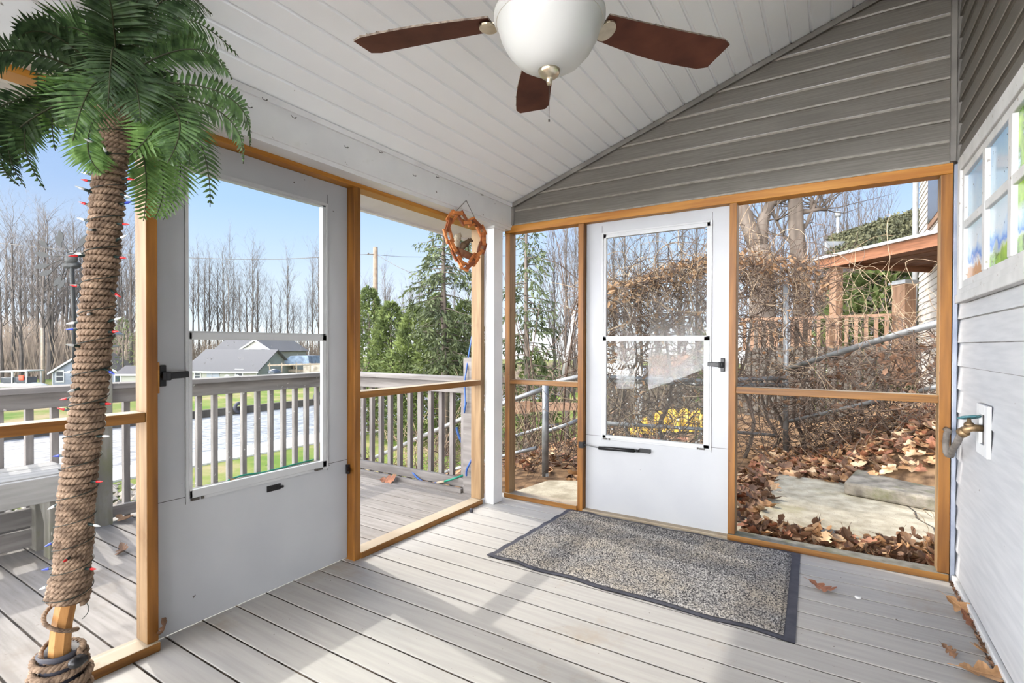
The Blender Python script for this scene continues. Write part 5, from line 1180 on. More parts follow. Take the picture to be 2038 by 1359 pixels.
# ------------------------------------------------------------------ bare trees
def bare_tree_mesh(seed, H, r0, spread=0.35, nb=26, sub=5, twig=4, lean=0.02, start=0.25, sides=4):
    random.seed(seed); m = MB(); pts = []; x = y = 0.0
    for i in range(11):
        t = i/10; x += rnd(-1, 1)*lean*H*0.12; y += rnd(-1, 1)*lean*H*0.12; pts.append(V((x, y, t*H)))
    m.tube(pts, [max(0.010, r0*(1-t/10.4)) for t in range(11)], sides+2, caps=False)
    def at(t): q = t*10; i = min(9, int(q)); return pts[i].lerp(pts[i+1], q-i)
    for b in range(nb):
        t = start+(1-start)*((b+rnd(0, 1))/nb); p = at(min(0.99, t)); a = rnd(0, 6.28); up = rnd(0.75, 1.5)
        d = V((math.cos(a)*spread*2, math.sin(a)*spread*2, up)).normalized(); L_ = H*(0.16+0.20*(1-t))*rnd(0.7, 1.2); q = [p]; 
        for k in range(5): d = (d+V((rnd(-.25, .25), rnd(-.25, .25), rnd(-.05, .25)))).normalized(); q.append(q[-1]+d*L_/5)
        rb = max(0.007, r0*0.32*(1-t*0.75)); m.tube(q, [rb*(1-0.17*k) for k in range(6)], sides, caps=False)
        for s in range(sub):
            k = rnd(0.8, 4.6); i = int(k); p2 = q[i].lerp(q[min(5, i+1)], k-i); e = (d+V((rnd(-1, 1), rnd(-1, 1), rnd(-.3, .7)))*0.9).normalized(); l2 = L_*rnd(0.25, 0.5); q2 = [p2]
            for z in range(3): e = (e+V((rnd(-.3, .3), rnd(-.3, .3), rnd(0, .25)))).normalized(); q2.append(q2[-1]+e*l2/3)
            m.tube(q2, [rb*0.42, rb*0.32, rb*0.22, rb*0.12], 3, caps=False)
            for w in range(twig):
                p3 = q2[rnd(0, 1) > 0.5 and 1 or 2].lerp(q2[3], rnd(0, 0.8)); g = (e+V((rnd(-1, 1), rnd(-1, 1), rnd(-.3, .8)))*0.8).normalized(); l3 = l2*rnd(0.25, 0.55)
                m.tube([p3, p3+g*l3*0.5+V((0, 0, l3*0.04)), p3+g*l3], [rb*0.2, rb*0.14, rb*0.06], 3, caps=False)
    return m
BARE = []
for k_ in range(6):
    tm = bare_tree_mesh(100+k_, 20.0, 0.24, (0.16, 0.22, 0.13, 0.26, 0.18, 0.12)[k_], (30, 26, 34, 24, 28, 36)[k_], 5, 3, 0.03, (0.35, 0.3, 0.25, 0.3, 0.45, 0.2)[k_])
    me = bpy.data.meshes.new('bare_tree'); me.from_pydata(tm.v, [], tm.f); me.materials.append(MT['farbark']); me.update(); BARE.append(me)
random.seed(21)
def bare(px, D, ytop, label, group=None, k=None, wide=1.0, name='bare_tree', mats=None):
    r = ray(px, 687); p = CAM+r*D; z0 = -4.6; top = CAM.z+(687-ytop)/FPX*D
    o = bpy.data.objects.new(name, BARE[random.randrange(6) if k is None else k]); COL.objects.link(o)
    s = (top-z0)/20.0; o.location = (p.x, p.y, z0-0.1); o.scale = (s*wide, s*wide, s); o.rotation_euler = (0, 0, rnd(0, 6.28))
    return tag(o, label, 'tree', group)
LB = 'tall bare leafless tree in the wood across the canal, beyond the left screens'
for px in (4, 14, 27, 40, 52, 63, 74, 84, 97, 104, 113, 124, 131, 142, 150, 160, 170, 181, 192, 203, 214, 224, 236, 243, 252, 262, 272):
    bare(px, rnd(78, 112), rnd(430, 520)+(px > 200)*25, LB, 'bare trees beyond the left screens', wide=rnd(0.9, 1.4))
LD = 'slim bare tree on the skyline seen through the glass of the left door'
for px, yt in ((384, 530), (395, 505), (408, 520), (416, 512), (432, 525), (446, 500), (455, 490), (464, 540), (478, 555), (492, 545), (503, 497), (512, 520), (531, 560), (541, 575), (557, 580), (571, 513), (584, 600), (598, 610), (612, 590), (622, 510), (634, 495), (640, 520)):
    bare(px, rnd(92, 120), yt, LD, 'bare trees through the left door', wide=rnd(0.7, 1.2))
LC = 'faint bare tree behind the evergreens in the opening right of the left door'
for px, yt in ((722, 580), (732, 560), (768, 545), (776, 575), (790, 600), (803, 590), (815, 570), (835, 560), (905, 560), (930, 550)):
    bare(px, rnd(70, 110), yt, LC, 'bare trees behind the evergreens', wide=rnd(0.9, 1.3))
LN = 'thin bare tree against the sky outside the narrow pane of the back wall'
for px, yt in ((1104, 430), (1128, 395), (1142, 380), (1158, 410)):
    bare(px, rnd(16, 30), yt, LN, 'bare trees by the narrow pane', wide=rnd(0.5, 0.9))
LG = 'bare tree against the sky above the hedge, seen through the back door'
for px, yt in ((1222, 430), (1245, 410), (1275, 420), (1310, 400), (1352, 400), (1388, 395)):
    bare(px, rnd(20, 45), yt, LG, 'bare trees above the hedge', wide=rnd(0.6, 1.2))
LR = 'twiggy bare tree behind the neighbouring porch, in the right screen opening'
for px, yt in ((1625, 395), (1640, 385), (1655, 395), (1672, 380), (1688, 390), (1705, 375), (1722, 395), (1742, 400), (1760, 420), (1610, 410), (1560, 390), (1500, 395), (1540, 405)):
    bare(px, rnd(17, 28), yt, LR, 'bare trees behind the neighbouring porch', wide=rnd(0.5, 0.95))
# two thick trunks close behind the hedge
def big(name, pts, rr, branches, label):
    t = empty(name, pts[0], label, 'tree'); m = MB(); m.tube(pts, rr, 12); m.build('trunk', 'treebark', t)
    for bp, br in branches:
        m = MB(); m.tube(bp, br, 8); m.build('branch', 'treebark', t)
    m = MB(); 
    for _ in range(70):
        bp, br = random.choice(branches); k = random.randrange(1, len(bp)); p = V(bp[k]); d = V((rnd(-1, 1), rnd(-1, 1), rnd(-.1, 1.0))).normalized(); q = [p]
        for z in range(4): d = (d+V((rnd(-.4, .4), rnd(-.4, .4), rnd(-.1, .3)))).normalized(); q.append(q[-1]+d*rnd(0.2, 0.5))
        m.tube(q, [0.018, 0.014, 0.010, 0.007, 0.003], 3, caps=False)
    m.build('twigs', 'treebark', t)
D_ = 11.5; g_ = lambda x, y, d=D_: PD(x, y, d)
gb = lambda x, d: V((g_(x, 700, d).x, g_(x, 700, d).y, hz(g_(x, 700, d).x, g_(x, 700, d).y)-0.2))
big('forked_tree', [gb(1520, D_), g_(1518, 640), g_(1515, 540), g_(1510, 490)], [0.30, 0.27, 0.25, 0.24],
    [([g_(1510, 500), g_(1490, 450), g_(1470, 400), g_(1440, 330), g_(1400, 240)], [0.20, 0.17, 0.16, 0.14, 0.10]),
     ([g_(1512, 495), g_(1518, 440), g_(1532, 405), g_(1555, 395), g_(1590, 380), g_(1640, 330)], [0.17, 0.13, 0.11, 0.10, 0.09, 0.06])], 'thick forked trunk rising behind the hedge at the left of the right opening')
D_ = 12.5
big('straight_tree', [gb(1600, D_), g_(1596, 600), g_(1590, 520), g_(1584, 450), g_(1582, 380), g_(1578, 250), g_(1575, 100)], [0.20, 0.18, 0.17, 0.155, 0.14, 0.12, 0.1],
    [([g_(1590, 425), g_(1612, 420), g_(1630, 416), g_(1646, 417)], [0.05, 0.045, 0.045, 0.04]), ([g_(1588, 470), g_(1606, 445), g_(1622, 405), g_(1634, 380), g_(1640, 340)], [0.05, 0.04, 0.035, 0.03, 0.02]),
     ([g_(1592, 500), g_(1560, 470), g_(1545, 440), g_(1530, 390)], [0.04, 0.03, 0.03, 0.02])], 'upright trunk with a stub branch behind the hedge, left of the neighbouring porch')

# ------------------------------------------------------------------ evergreens
def spruce(name, base, H, r0, W_, label, bz0=0.1, nb=80, seed=1, bend=0.0, mt='needle', dense=1.0, skip=None):
    random.seed(seed); t = empty(name, base, label, 'tree'); base = V(base)
    m = MB(); pts = [base+V((bend*math.sin(k*0.7), 0, H*k/10)) for k in range(11)]; m.tube(pts, [r0*(1-0.09*k) for k in range(11)], 8, caps=False)
    nd = MB()
    for b in range(nb):
        f = bz0+(0.98-bz0)*(b+rnd(0, 1))/nb; p = base+V((0, 0, H*f)); a = rnd(0, 6.28)
        if skip and skip(f, a): continue
        L_ = W_*(1-f)**0.7*rnd(0.55, 1.1)+0.25; d = V((math.cos(a), math.sin(a), rnd(-0.05, 0.35))); q = [p]
        for k in range(6): d = (d+V((rnd(-.15, .15), rnd(-.15, .15), -0.10 if k < 4 else 0.12))).normalized(); q.append(q[-1]+d*L_/6)
        m.tube(q, [max(0.008, r0*0.22*(1-f*0.6))*(1-0.15*k) for k in range(7)], 4, caps=False)
        for s in range(int(16*dense*max(0.5, L_/2))):
            k = rnd(1.2, 5.99); i = int(k); p2 = q[i].lerp(q[i+1], k-i); sd = V((-math.sin(a), math.cos(a), 0))*random.choice((-1, 1))
            d2 = (d*0.6+sd*rnd(0.2, 1.0)+V((0, 0, rnd(-1.1, -0.1)))).normalized(); l2 = rnd(0.3, 0.75)*min(1.2, L_/1.6+0.3); 
            for w in range(5):
                o = p2+d2*l2*w/5; e = (d2+V((rnd(-.9, .9), rnd(-.9, .9), rnd(-.7, .3)))).normalized(); ln = l2*rnd(0.3, 0.5); sw = e.cross(V((rnd(-1, 1), rnd(-1, 1), rnd(-1, 1)))).normalized()*ln*0.16
                nd.quad(o, o+e*ln*0.5+sw, o+e*ln, o+e*ln*0.5-sw)
    m.build('trunk', 'treebark', t); nd.build('needles', mt, t, kind='stuff')
def cedar(base, H, W_, label, seed, n=2400, mt='needle2', group=None):
    random.seed(seed); t = empty('cedar_tree', base, label, 'tree', group); base = V(base); m = MB(); m.tube([base, base+V((0, 0, H*0.9))], [0.16, 0.03], 6); m.build('trunk', 'treebark', t)
    nd = MB(); lob = [(rnd(0, 6.28), rnd(0.15, 0.9), rnd(0.6, 1.1)) for _ in range(14)]
    for _ in range(n):
        f = rnd(0.02, 1.0)**0.85; a = rnd(0, 6.28); R = W_*(1-f)**0.55*(0.45+0.55*rnd(0, 1)**0.5)
        for la, lf, lr in lob:
            if abs(math.atan2(math.sin(a-la), math.cos(a-la))) < 0.5 and abs(f-lf) < 0.14: R *= lr*1.15
        p = base+V((math.cos(a)*R, math.sin(a)*R, f*H)); e = V((math.cos(a)*0.6+rnd(-.5, .5), math.sin(a)*0.6+rnd(-.5, .5), rnd(-.5, 0.9))).normalized(); ln = rnd(0.18, 0.42)
        s = e.cross(V((rnd(-1, 1), rnd(-1, 1), rnd(-1, 1)))).normalized()*ln*0.17
        nd.quad(p, p+e*ln*0.55+s, p+e*ln, p+e*ln*0.55-s)
    nd.build('foliage', mt, t, kind='stuff')
gp = lambda x, d: V((PD(x, 700, d).x, PD(x, 700, d).y, hz(PD(x, 700, d).x, PD(x, 700, d).y)-0.1))
spruce('spruce_tree', gp(884, 27), 15.0, 0.26, 3.0, 'tall spruce with drooping sprays in the opening left of the column', 0.32, 120, 2, 0.06, dense=1.1)
spruce('spruce_tree', gp(1048, 24), 14.5, 0.20, 2.4, 'slimmer spruce outside the narrow pane of the back wall', 0.2, 95, 5, 0.05, dense=0.9)
for px, D2, H_, Wd_, sd_, lb in ((735, 34, 9.6, 2.3, 31, 'rounded green cedar at the left edge of the evergreen clump, behind the utility pole'), (778, 33, 8.6, 2.3, 32, 'bushy green cedar right of the utility pole'),
                             (826, 31, 8.2, 2.2, 33, 'bushy green cedar left of the tall spruce trunk'), (872, 30, 8.8, 2.3, 34, 'yellowish green cedar in front of the tall spruce trunk'), (925, 32, 8.6, 2.2, 35, 'dark green cedar between the tall spruce and the column')):
    cedar(gp(px, D2), H_, Wd_, lb, sd_, 6000)
cedar(gp(1062, 27), 5.6, 1.5, 'low green cedar below the slim spruce in the narrow pane', 36, 1500)
cedar(gp(1745, 13.2), 4.2, 1.9, 'green evergreen shrub seen under the roof of the neighbouring porch', 37, 2600)
cedar(gp(245, 62), 9.0, 2.2, 'yellowish pine boughs just left of the timber post at the left door', 38, 700)

# ------------------------------------------------------------------ far brush at the foot of the woods
def far_brush(name, px0, px1, D0, D1, yt, n, label, tone='brush'):
    m = MB()
    for _ in range(n):
        px = rnd(px0, px1); D = rnd(D0, D1); p = PD(px, 700, D); z0 = -4.7; hgt = (CAM.z+(687-yt)/FPX*D-z0)*rnd(0.25, 1.0); d = V((rnd(-.35, .35), rnd(-.35, .35), 1)).normalized()
        w = RT*rnd(0.05, 0.16)
        a = V((p.x, p.y, z0)); b = a+d*hgt*0.5+V((rnd(-.3, .3), rnd(-.3, .3), 0)); e = a+d*hgt+V((rnd(-.6, .6), rnd(-.6, .6), 0))
        m.quad(a-w, a+w, b+w*0.6, b-w*0.6); m.tri(b-w*0.6, b+w*0.6, e)
    m.build(name, tone, label=label, cat='brush', kind='stuff')
far_brush('far_brush', -40, 290, 84, 112, 612, 3600, 'brown undergrowth at the foot of the wood beyond the left screens')
far_brush('far_brush', 365, 700, 98, 120, 660, 2600, 'pale brown undergrowth behind the houses across the canal')
far_brush('far_brush', 700, 1180, 60, 95, 705, 1600, 'grey brown undergrowth behind the evergreens')
far_brush('far_brush', 1180, 1660, 30, 60, 690, 900, 'grey brown undergrowth beyond the vine hedge')

# ------------------------------------------------------------------ poles and wires
def upole(px, D, ytop, r, label, mt='utility', yb=760):
    b = PD(px, 700, D); top = CAM.z+(687-ytop)/FPX*D; o = empty('utility_pole', (b.x, b.y, hz(b.x, b.y)-0.2), label, 'utility pole'); m = MB(); m.tube([V((b.x, b.y, hz(b.x, b.y)-0.2)), V((b.x, b.y, top))], [r*1.25, r], 10); m.build('pole_shaft', mt, o)
    return o, V((b.x, b.y, top))
o1, t1 = upole(747, 36, 493, 0.16, 'wooden utility pole standing among the evergreens')
m = MB(); q = t1-V((0, 0, 0.5)); m.bar(q-RT*0.55, q+RT*0.1, 0.07, 0.07); m.lathe([(0.05, 0), (0.07, 0.06), (0.03, 0.12)], q-RT*0.5, 10); m.build('bracket', 'dsteel', o1)
o2, t2 = upole(85, 62, 655, 0.16, 'short pale utility pole in front of the blue grey cottage', 'palepole')
def wire(name, pts, r, label):
    m = MB(); m.tube(pts, r, 5); return m.build(name, 'seawall', label=label, cat='wire')
wire('power_line', [PD(-60, 478, 40), PD(60, 490, 40), PD(170, 501, 39), PD(280, 508, 38), PD(376, 513, 38), PD(460, 516, 37), PD(560, 516, 37), PD(638, 512, 36), PD(720, 507, 36), PD(745, 506, 35.8)], 0.022, 'dark power line crossing the sky behind the palm and the left door')
wire('power_line', [PD(748, 506, 36), PD(790, 530, 33), PD(835, 551, 30), PD(900, 575, 27)], 0.016, 'power line sloping down from the utility pole into the spruce')
wire('power_line', [PD(748, 507, 36), PD(800, 511, 38), PD(900, 512, 42), PD(1010, 509, 46), PD(1170, 500, 50)], 0.015, 'faint level power line running behind the spruce')

# ------------------------------------------------------------------ houses across the canal
def wallbox(mb, o, ux, w, dpt, z0, z1, mi=0):
    uy = V((-ux.y, ux.x, 0)); mb.obox(V((o.x, o.y, z0)), ux*w, uy*dpt, V((0, 0, z1-z0)), mi)
def house(name, label, px, D, w, dpt, zb, ze, rise, ridge_along, mats, yaw, wins, over=0.35, doors=()):
    """o is the near left corner; wins on the front: (u, z, width, height)"""
    p = PD(px, 700, D); ux = V((RT.x, RT.y, 0)).normalized(); ux = Matrix.Rotation(yaw, 3, 'Z') @ ux; uy = V((-ux.y, ux.x, 0)); o = V((p.x, p.y, 0))
    h = empty(name, (o.x, o.y, zb), label, 'house')
    m = MB(); wallbox(m, o, ux, w, dpt, zb, ze)
    Z = V((0, 0, 1)); r = MB()
    if ridge_along:                                                  # ridge parallel to the front: the long roof slope faces us
        for s in (0, 1):
            a = o+uy*(0 if s == 0 else dpt)+Z*ze; n = uy*(-1 if s == 0 else 1); e = a+n*over-Z*over*rise/(dpt/2); top = o+uy*dpt/2+Z*(ze+rise)
            r.obox(e-ux*over, ux*(w+2*over), top-e, Z*0.12)
        m.prism([o+Z*ze, o+uy*dpt+Z*ze, o+uy*dpt/2+Z*(ze+rise)], ux*0.1); m.prism([o+ux*(w-0.1)+Z*ze, o+ux*(w-0.1)+uy*dpt+Z*ze, o+ux*(w-0.1)+uy*dpt/2+Z*(ze+rise)], ux*0.1)
    else:
        for s in (-1, 1):
            e = o+ux*(w/2+s*(w/2+over))+Z*(ze-over*rise/(w/2)); top = o+ux*w/2+Z*(ze+rise); r.obox(e-uy*over, uy*(dpt+2*over), top-e, Z*0.12)
        m.prism([o+Z*ze, o+ux*w+Z*ze, o+ux*w/2+Z*(ze+rise)], uy*0.1); m.prism([o+uy*(dpt-0.1)+Z*ze, o+uy*(dpt-0.1)+ux*w+Z*ze, o+uy*(dpt-0.1)+ux*w/2+Z*(ze+rise)], uy*0.1)
    m.build('house_wall', mats[0], h); r.build('house_roof', mats[1], h)
    tr = MB()
    if not ridge_along:
        for s in (-1, 1):
            e = o+ux*(w/2+s*(w/2+over))+Z*(ze-over*rise/(w/2))-uy*(over+0.05); top = o+ux*w/2+Z*(ze+rise)-uy*(over+0.05); tr.obox(e-Z*0.14, top-e, uy*0.06, Z*0.26)
    else: tr.obox(o-uy*(over+0.05)-ux*over+Z*(ze-over*rise/(dpt/2)-0.10), ux*(w+2*over), uy*0.08, Z*0.2)
    for c_ in (0, w-0.12): tr.obox(o+ux*c_-uy*0.03+Z*zb, ux*0.12, uy*0.05, Z*(ze-zb))
    tr.build('house_trim', 'trimw', h)
    for u, z, ww, hh in wins:
        f = MB(); b_ = o+ux*u-uy*0.08+Z*z; f.obox(b_, ux*ww, uy*0.1, Z*hh); fo = f.build('house_window', 'trimw', h)
        g = MB(); q = 0.14
        g.obox(b_+ux*q*ww-uy*0.02+Z*q*hh, ux*ww*(1-2*q), uy*0.03, Z*hh*0.33); g.obox(b_+ux*q*ww-uy*0.02+Z*(0.53*hh), ux*ww*(1-2*q), uy*0.03, Z*hh*0.33); g.build('pane', 'dkglass', fo)
    for u, z, ww, hh, mt in doors:
        f = MB(); f.obox(o+ux*u-uy*0.06+Z*z, ux*ww, uy*0.08, Z*hh); f.build('house_door', mt, h)
    return h
zat = lambda y, D: CAM.z+(687-y)/FPX*D
house('cottage', 'blue grey cottage with white trim across the water, left of the palm trunk', 103, 66, 6.6, 12, -5.2, zat(742, 66), 2.5, False, ('bluehouse', 'shingled'), 0.45, [(0.35, zat(764, 66), 0.9, 1.6), (2.2, zat(763, 66), 1.0, 1.35)])
house('garage', 'long low beige garage with a grey shingle roof, seen through the left door', 372, 72, 10.4, 9, -5.2, zat(737, 72), 2.7, True, ('sage', 'shingle'), -0.10, [(7.2, zat(752, 72), 1.25, 1.2), (1.1, zat(757, 72), 1.05, 1.2)], 0.5, [(3.0, zat(764, 72), 1.9, 1.9, 'bluehouse')])
house('gable_house', 'two storey beige house with a white trimmed gable behind the garage', 476, 84, 5.6, 12, -5.4, zat(699, 84), 1.75, False, ('beige', 'shingle'), -0.06, [(3.7, zat(708, 84), 0.9, 1.25), (0.7, zat(703, 84), 1.0, 0.7), (3.7, zat(738, 84), 0.9, 1.1)])
hx = house('side_wing', 'broad grey roof of the house wing left of the white trimmed gable', 420, 86, 6.2, 9, -5.4, zat(706, 86), 2.4, True, ('beige', 'shingle'), -0.06, [])
house('shed', 'small pale shed right of the palm trunk', 239, 58, 4.5, 3, -5.2, zat(745, 58), 0.7, True, ('sage', 'shingle'), 0.1, [])
# covered frame and fence to the right of the houses
D3 = 78
o = empty('tarp_shelter', PD(590, 730, D3), 'low shelter under a dark blue grey tarp, right of the gable house', 'shelter')
m = MB(); A = [PD(556, 727, D3), PD(578, 708, D3), PD(613, 708, D3), PD(616, 726, D3)]; m.prism(A, FW*5.0); m.build('tarp_cover', 'tarp', o)
m = MB(); A = [PD(556, 727, D3), PD(566, 719, D3), PD(572, 727, D3)]; m.prism([p-FW*0.2 for p in A], FW*0.1); m.build('tarp_flap', 'lamp', o)
m = MB(); 
for x in (560, 585, 610): m.bar(PD(x, 726, D3+1), PD(x, 748, D3+1), 0.2, 0.2)
m.bar(PD(575, 738, D3+1), PD(615, 738, D3+1), 0.5, 0.4); m.bar(PD(575, 745, D3+1), PD(615, 745, D3+1), 0.5, 0.3); m.build('shelter_frame', 'palepole', o)
o = empty('board_fence', PD(590, 752, 70), 'pale board fence in front of the tarp shelter', 'fence')
for x in (537, 561, 590, 617, 642, 668): m = MB(); m.bar(PD(x, 722, 70), PD(x, 755, 70), 0.16, 0.16); m.build('fence_post', 'palepole', o)
for y in (725,): m = MB(); m.bar(PD(533, y+2, 70), PD(680, y-2, 70), 0.12, 0.2); m.build('fence_rail', 'palepole', o)
m = MB(); m.bar(PD(604, 737, 70), PD(680, 733, 70), 0.06, 1.3); m.build('fence_panel', 'rock', o)
m = MB(); p = PD(546, 742, 69); m.loft([[p+RT*(rx*math.cos(a))+V((0, 0, 1))*(rz*math.sin(a))+FW*d for a in [2*PI*i/12 for i in range(12)]] for rx, rz, d in ((0.3, 0.2, -0.8), (0.8, 0.55, -0.3), (0.8, 0.55, 0.4), (0.3, 0.2, 0.9))]); m.build('dark_bin', 'dkglass', label='dark rounded bin beside the gable house', cat='bin')
for x, lb in ((449, 'white garden chair by the garage wall, the left of two'), (469, 'white garden chair by the garage wall, next to the garage window')):
    o = empty('garden_chair', PD(x, 762, 70), lb, 'chair'); p = PD(x, 756, 70); Z = V((0, 0, 1)); R1 = V((RT.x, RT.y, 0)).normalized(); F1 = V((FW.x, FW.y, 0)).normalized()
    m = MB(); m.obox(p-R1*0.4-F1*0.3, R1*0.8, F1*0.6, Z*0.1); m.build('seat', 'trimw', o)
    m = MB(); m.prism([p+R1*0.42*math.cos(a)+F1*0.3+Z*(0.1+0.62*math.sin(a)) for a in [PI*i/10 for i in range(11)]], F1*0.1); m.build('backrest', 'trimw', o)
    for sx in (-0.36, 0.30):
        for sy in (-0.28, 0.22): m = MB(); m.obox(p+R1*sx+F1*sy-Z*0.6, R1*0.06, F1*0.06, Z*0.6); m.build('leg', 'trimw', o)
for x, y, D, rr, lb in ((476, 811, 44.5, 0.42, 'old black tyre hung on the far seawall, seen between balusters through the left door'), (632, 790, 60, 0.42, 'small dark tyre on the far seawall at the right edge of the left door glass')):
    p = PX(x, y, -45.4); m = MB(); ax = V((1, 0, 0)); m.tube([p+V((0.05, math.cos(a)*rr, math.sin(a)*rr)) for a in [2*PI*i/22 for i in range(22)]], 0.16, 8, close=True); m.build('old_tyre', 'rubber', label=lb, cat='tyre')
# pontoon boats at the left edge
for k, (x, lb) in enumerate(((8, 'open boat with a white canopy at the very left edge of the left screen'), (36, 'open boat with a white canopy and a red orange seat, left of the cottage'))):
    D4 = 60-k*3; p = PD(x, 765, D4); b = empty('canopy_boat', p, lb, 'boat'); Z = V((0, 0, 1)); R1 = V((RT.x, RT.y, 0)).normalized(); F1 = V((FW.x, FW.y, 0)).normalized()
    m = MB(); m.obox(p-R1*0.95+Z*1.42, R1*1.9, F1*2.2, Z*0.14); m.build('canopy', 'trimw', b, bevel=0.04)
    for sx in (-0.85, 0.75):
        for sy in (0.1, 1.9): m = MB(); m.obox(p+R1*sx+F1*sy, R1*0.08, F1*0.08, Z*1.45); m.build('canopy_post', 'trimw', b)
    m = MB(); m.loft([[p+R1*u+F1*(1.0+0.9*s*math.cos(a))+Z*(-0.15+0.35*s*math.sin(a)) for a in [2*PI*i/12 for i in range(12)]] for u, s in ((-1.5, 0.3), (-1.1, 0.9), (0.0, 1.0), (1.2, 0.9), (2.4, 0.2))]); m.build('hull', 'trimw', b)
    m = MB(); m.obox(p-R1*0.75+F1*0.3+Z*0.15, R1*1.5, F1*1.2, Z*0.65); m.build('seats', 'dkglass', b, bevel=0.05)
    if k: m = MB(); m.obox(p-R1*0.1+F1*0.12+Z*0.45, R1*0.55, F1*0.2, Z*0.55); m.build('red_seat', 'orange', b, bevel=0.08)
# riprap stones on the near bank
random.seed(17); m = MB()
for _ in range(900):
    x = rnd(-30, -17); y = rnd(-2, 9.5); z = hz(x, y) if x > -27 else -4.8; r = rnd(0.10, 0.32)
    q = [V((rnd(.7, 1.2)*sx, rnd(.7, 1.2)*sy, rnd(.5, .9)*sz))*r for sx, sy, sz in ((1, 0, 0), (0, 1, 0), (-1, 0, 0), (0, -1, 0), (0, 0, 1), (0, 0, -1))]; o = V((x, y, z+r*0.3)); R = Matrix.Rotation(rnd(0, 6), 3, 'Z')
    q = [o+R @ v for v in q]
    for a, b2 in ((0, 1), (1, 2), (2, 3), (3, 0)): m.tri(q[a], q[b2], q[4]); m.tri(q[b2], q[a], q[5])
m.build('bank_stones', 'rock', label='pale stones strewn on the canal bank below the bench', cat='stones', kind='stuff')

# ------------------------------------------------------------------ neighbour's porch and house on the right
def neighbour():
    n = empty('neighbour_porch', gp(1700, 10), 'brown timber porch with a sloping roof, behind the vines on the right', 'porch')
    q = lambda x, y, D: PD(x, y, D); Z = V((0, 0, 1))
    a, b = q(1636, 535, 9.6), q(1900, 497, 7.3); b.z = a.z+0.04; back = V((FW.x, FW.y, 0)).normalized(); t = (b-a).normalized(); nb_ = Z.cross(t).normalized()
    if nb_.dot(back) < 0: nb_ = -nb_
    m = MB(); m.obox(a-t*0.15-Z*0.0, t*((b-a).length+0.5), nb_*0.05, Z*0.17); m.build('fascia', 'porchwood', n)
    m = MB(); m.obox(a-t*0.2-nb_*0.08+Z*0.17, t*((b-a).length+0.6), nb_*3.6-Z*0.02, Z*0.05); m.build('porch_roof', 'lamp', n)
    m = MB()
    for k in range(9): m.obox(a-t*0.1+nb_*(0.06+k*0.39)+Z*(0.10-0.002*k), t*((b-a).length+0.4), nb_*0.37, Z*0.03)
    m.build('ceiling_boards', 'porchwood', n)
    for k in range(2): m = MB(); m.obox(a+t*(0.12+3.4*k)+nb_*0.05-Z*0.0, t*0.06, nb_*3.3-Z*0.02, Z*0.10); m.build('beam', 'porchwood', n)
    p = q(1657, 620, 9.55); zb = q(1657, 760, 9.55).z
    m = MB(); m.obox(V((p.x, p.y, zb))-t*0.075, t*0.15, nb_*0.15, Z*(a.z-zb+0.02)); m.build('porch_post', 'porchpale', n)
    m = MB(); e = V((p.x, p.y, a.z-0.03)); m.bar(e-t*0.02, e-t*0.35-Z*0.45, 0.10, 0.06); m.build('brace', 'porchpale', n)
    p2 = q(1788, 600, 8.8); m = MB(); zt = q(1788, 566, 8.8).z; m.obox(V((p2.x, p2.y, zb))-t*0.115, t*0.23, nb_*0.23, Z*(zt-zb)); po = m.build('railing_post', 'porchpale', n)
    m = MB(); m.obox(V((p2.x, p2.y, zt))-t*0.155-nb_*0.04, t*0.31, nb_*0.31, Z*0.04); m.obox(V((p2.x, p2.y, zt+0.04))-t*0.12-nb_*0.0, t*0.24, nb_*0.23, Z*0.03); m.build('post_cap', 'lamp', po)
    r0, r1 = q(1475, 634, 10.5), q(1775, 627, 8.8); r0.z = r1.z = q(1700, 630, 9.3).z
    m = MB(); m.bar(r0, r1, 0.09, 0.05); m.build('hand_rail', 'porchpale', n); zl = q(1700, 700, 9.3).z
    for k in range(17):
        f = (k+0.5)/17; p = r0.lerp(r1, f); m = MB(); m.bar(V((p.x, p.y, zl)), V((p.x, p.y, r0.z)), 0.06, 0.06, (1, 0, 0)); m.build('baluster', 'porchpale', n)
    m = MB()
    for k in range(14): m.obox(V((r0.x, r0.y, zl-1.6))+nb_*0.1+t*(0.23*k), t*0.17, nb_*0.04, Z*1.66)
    m.build('skirt_board', 'seawall', n)
neighbour()
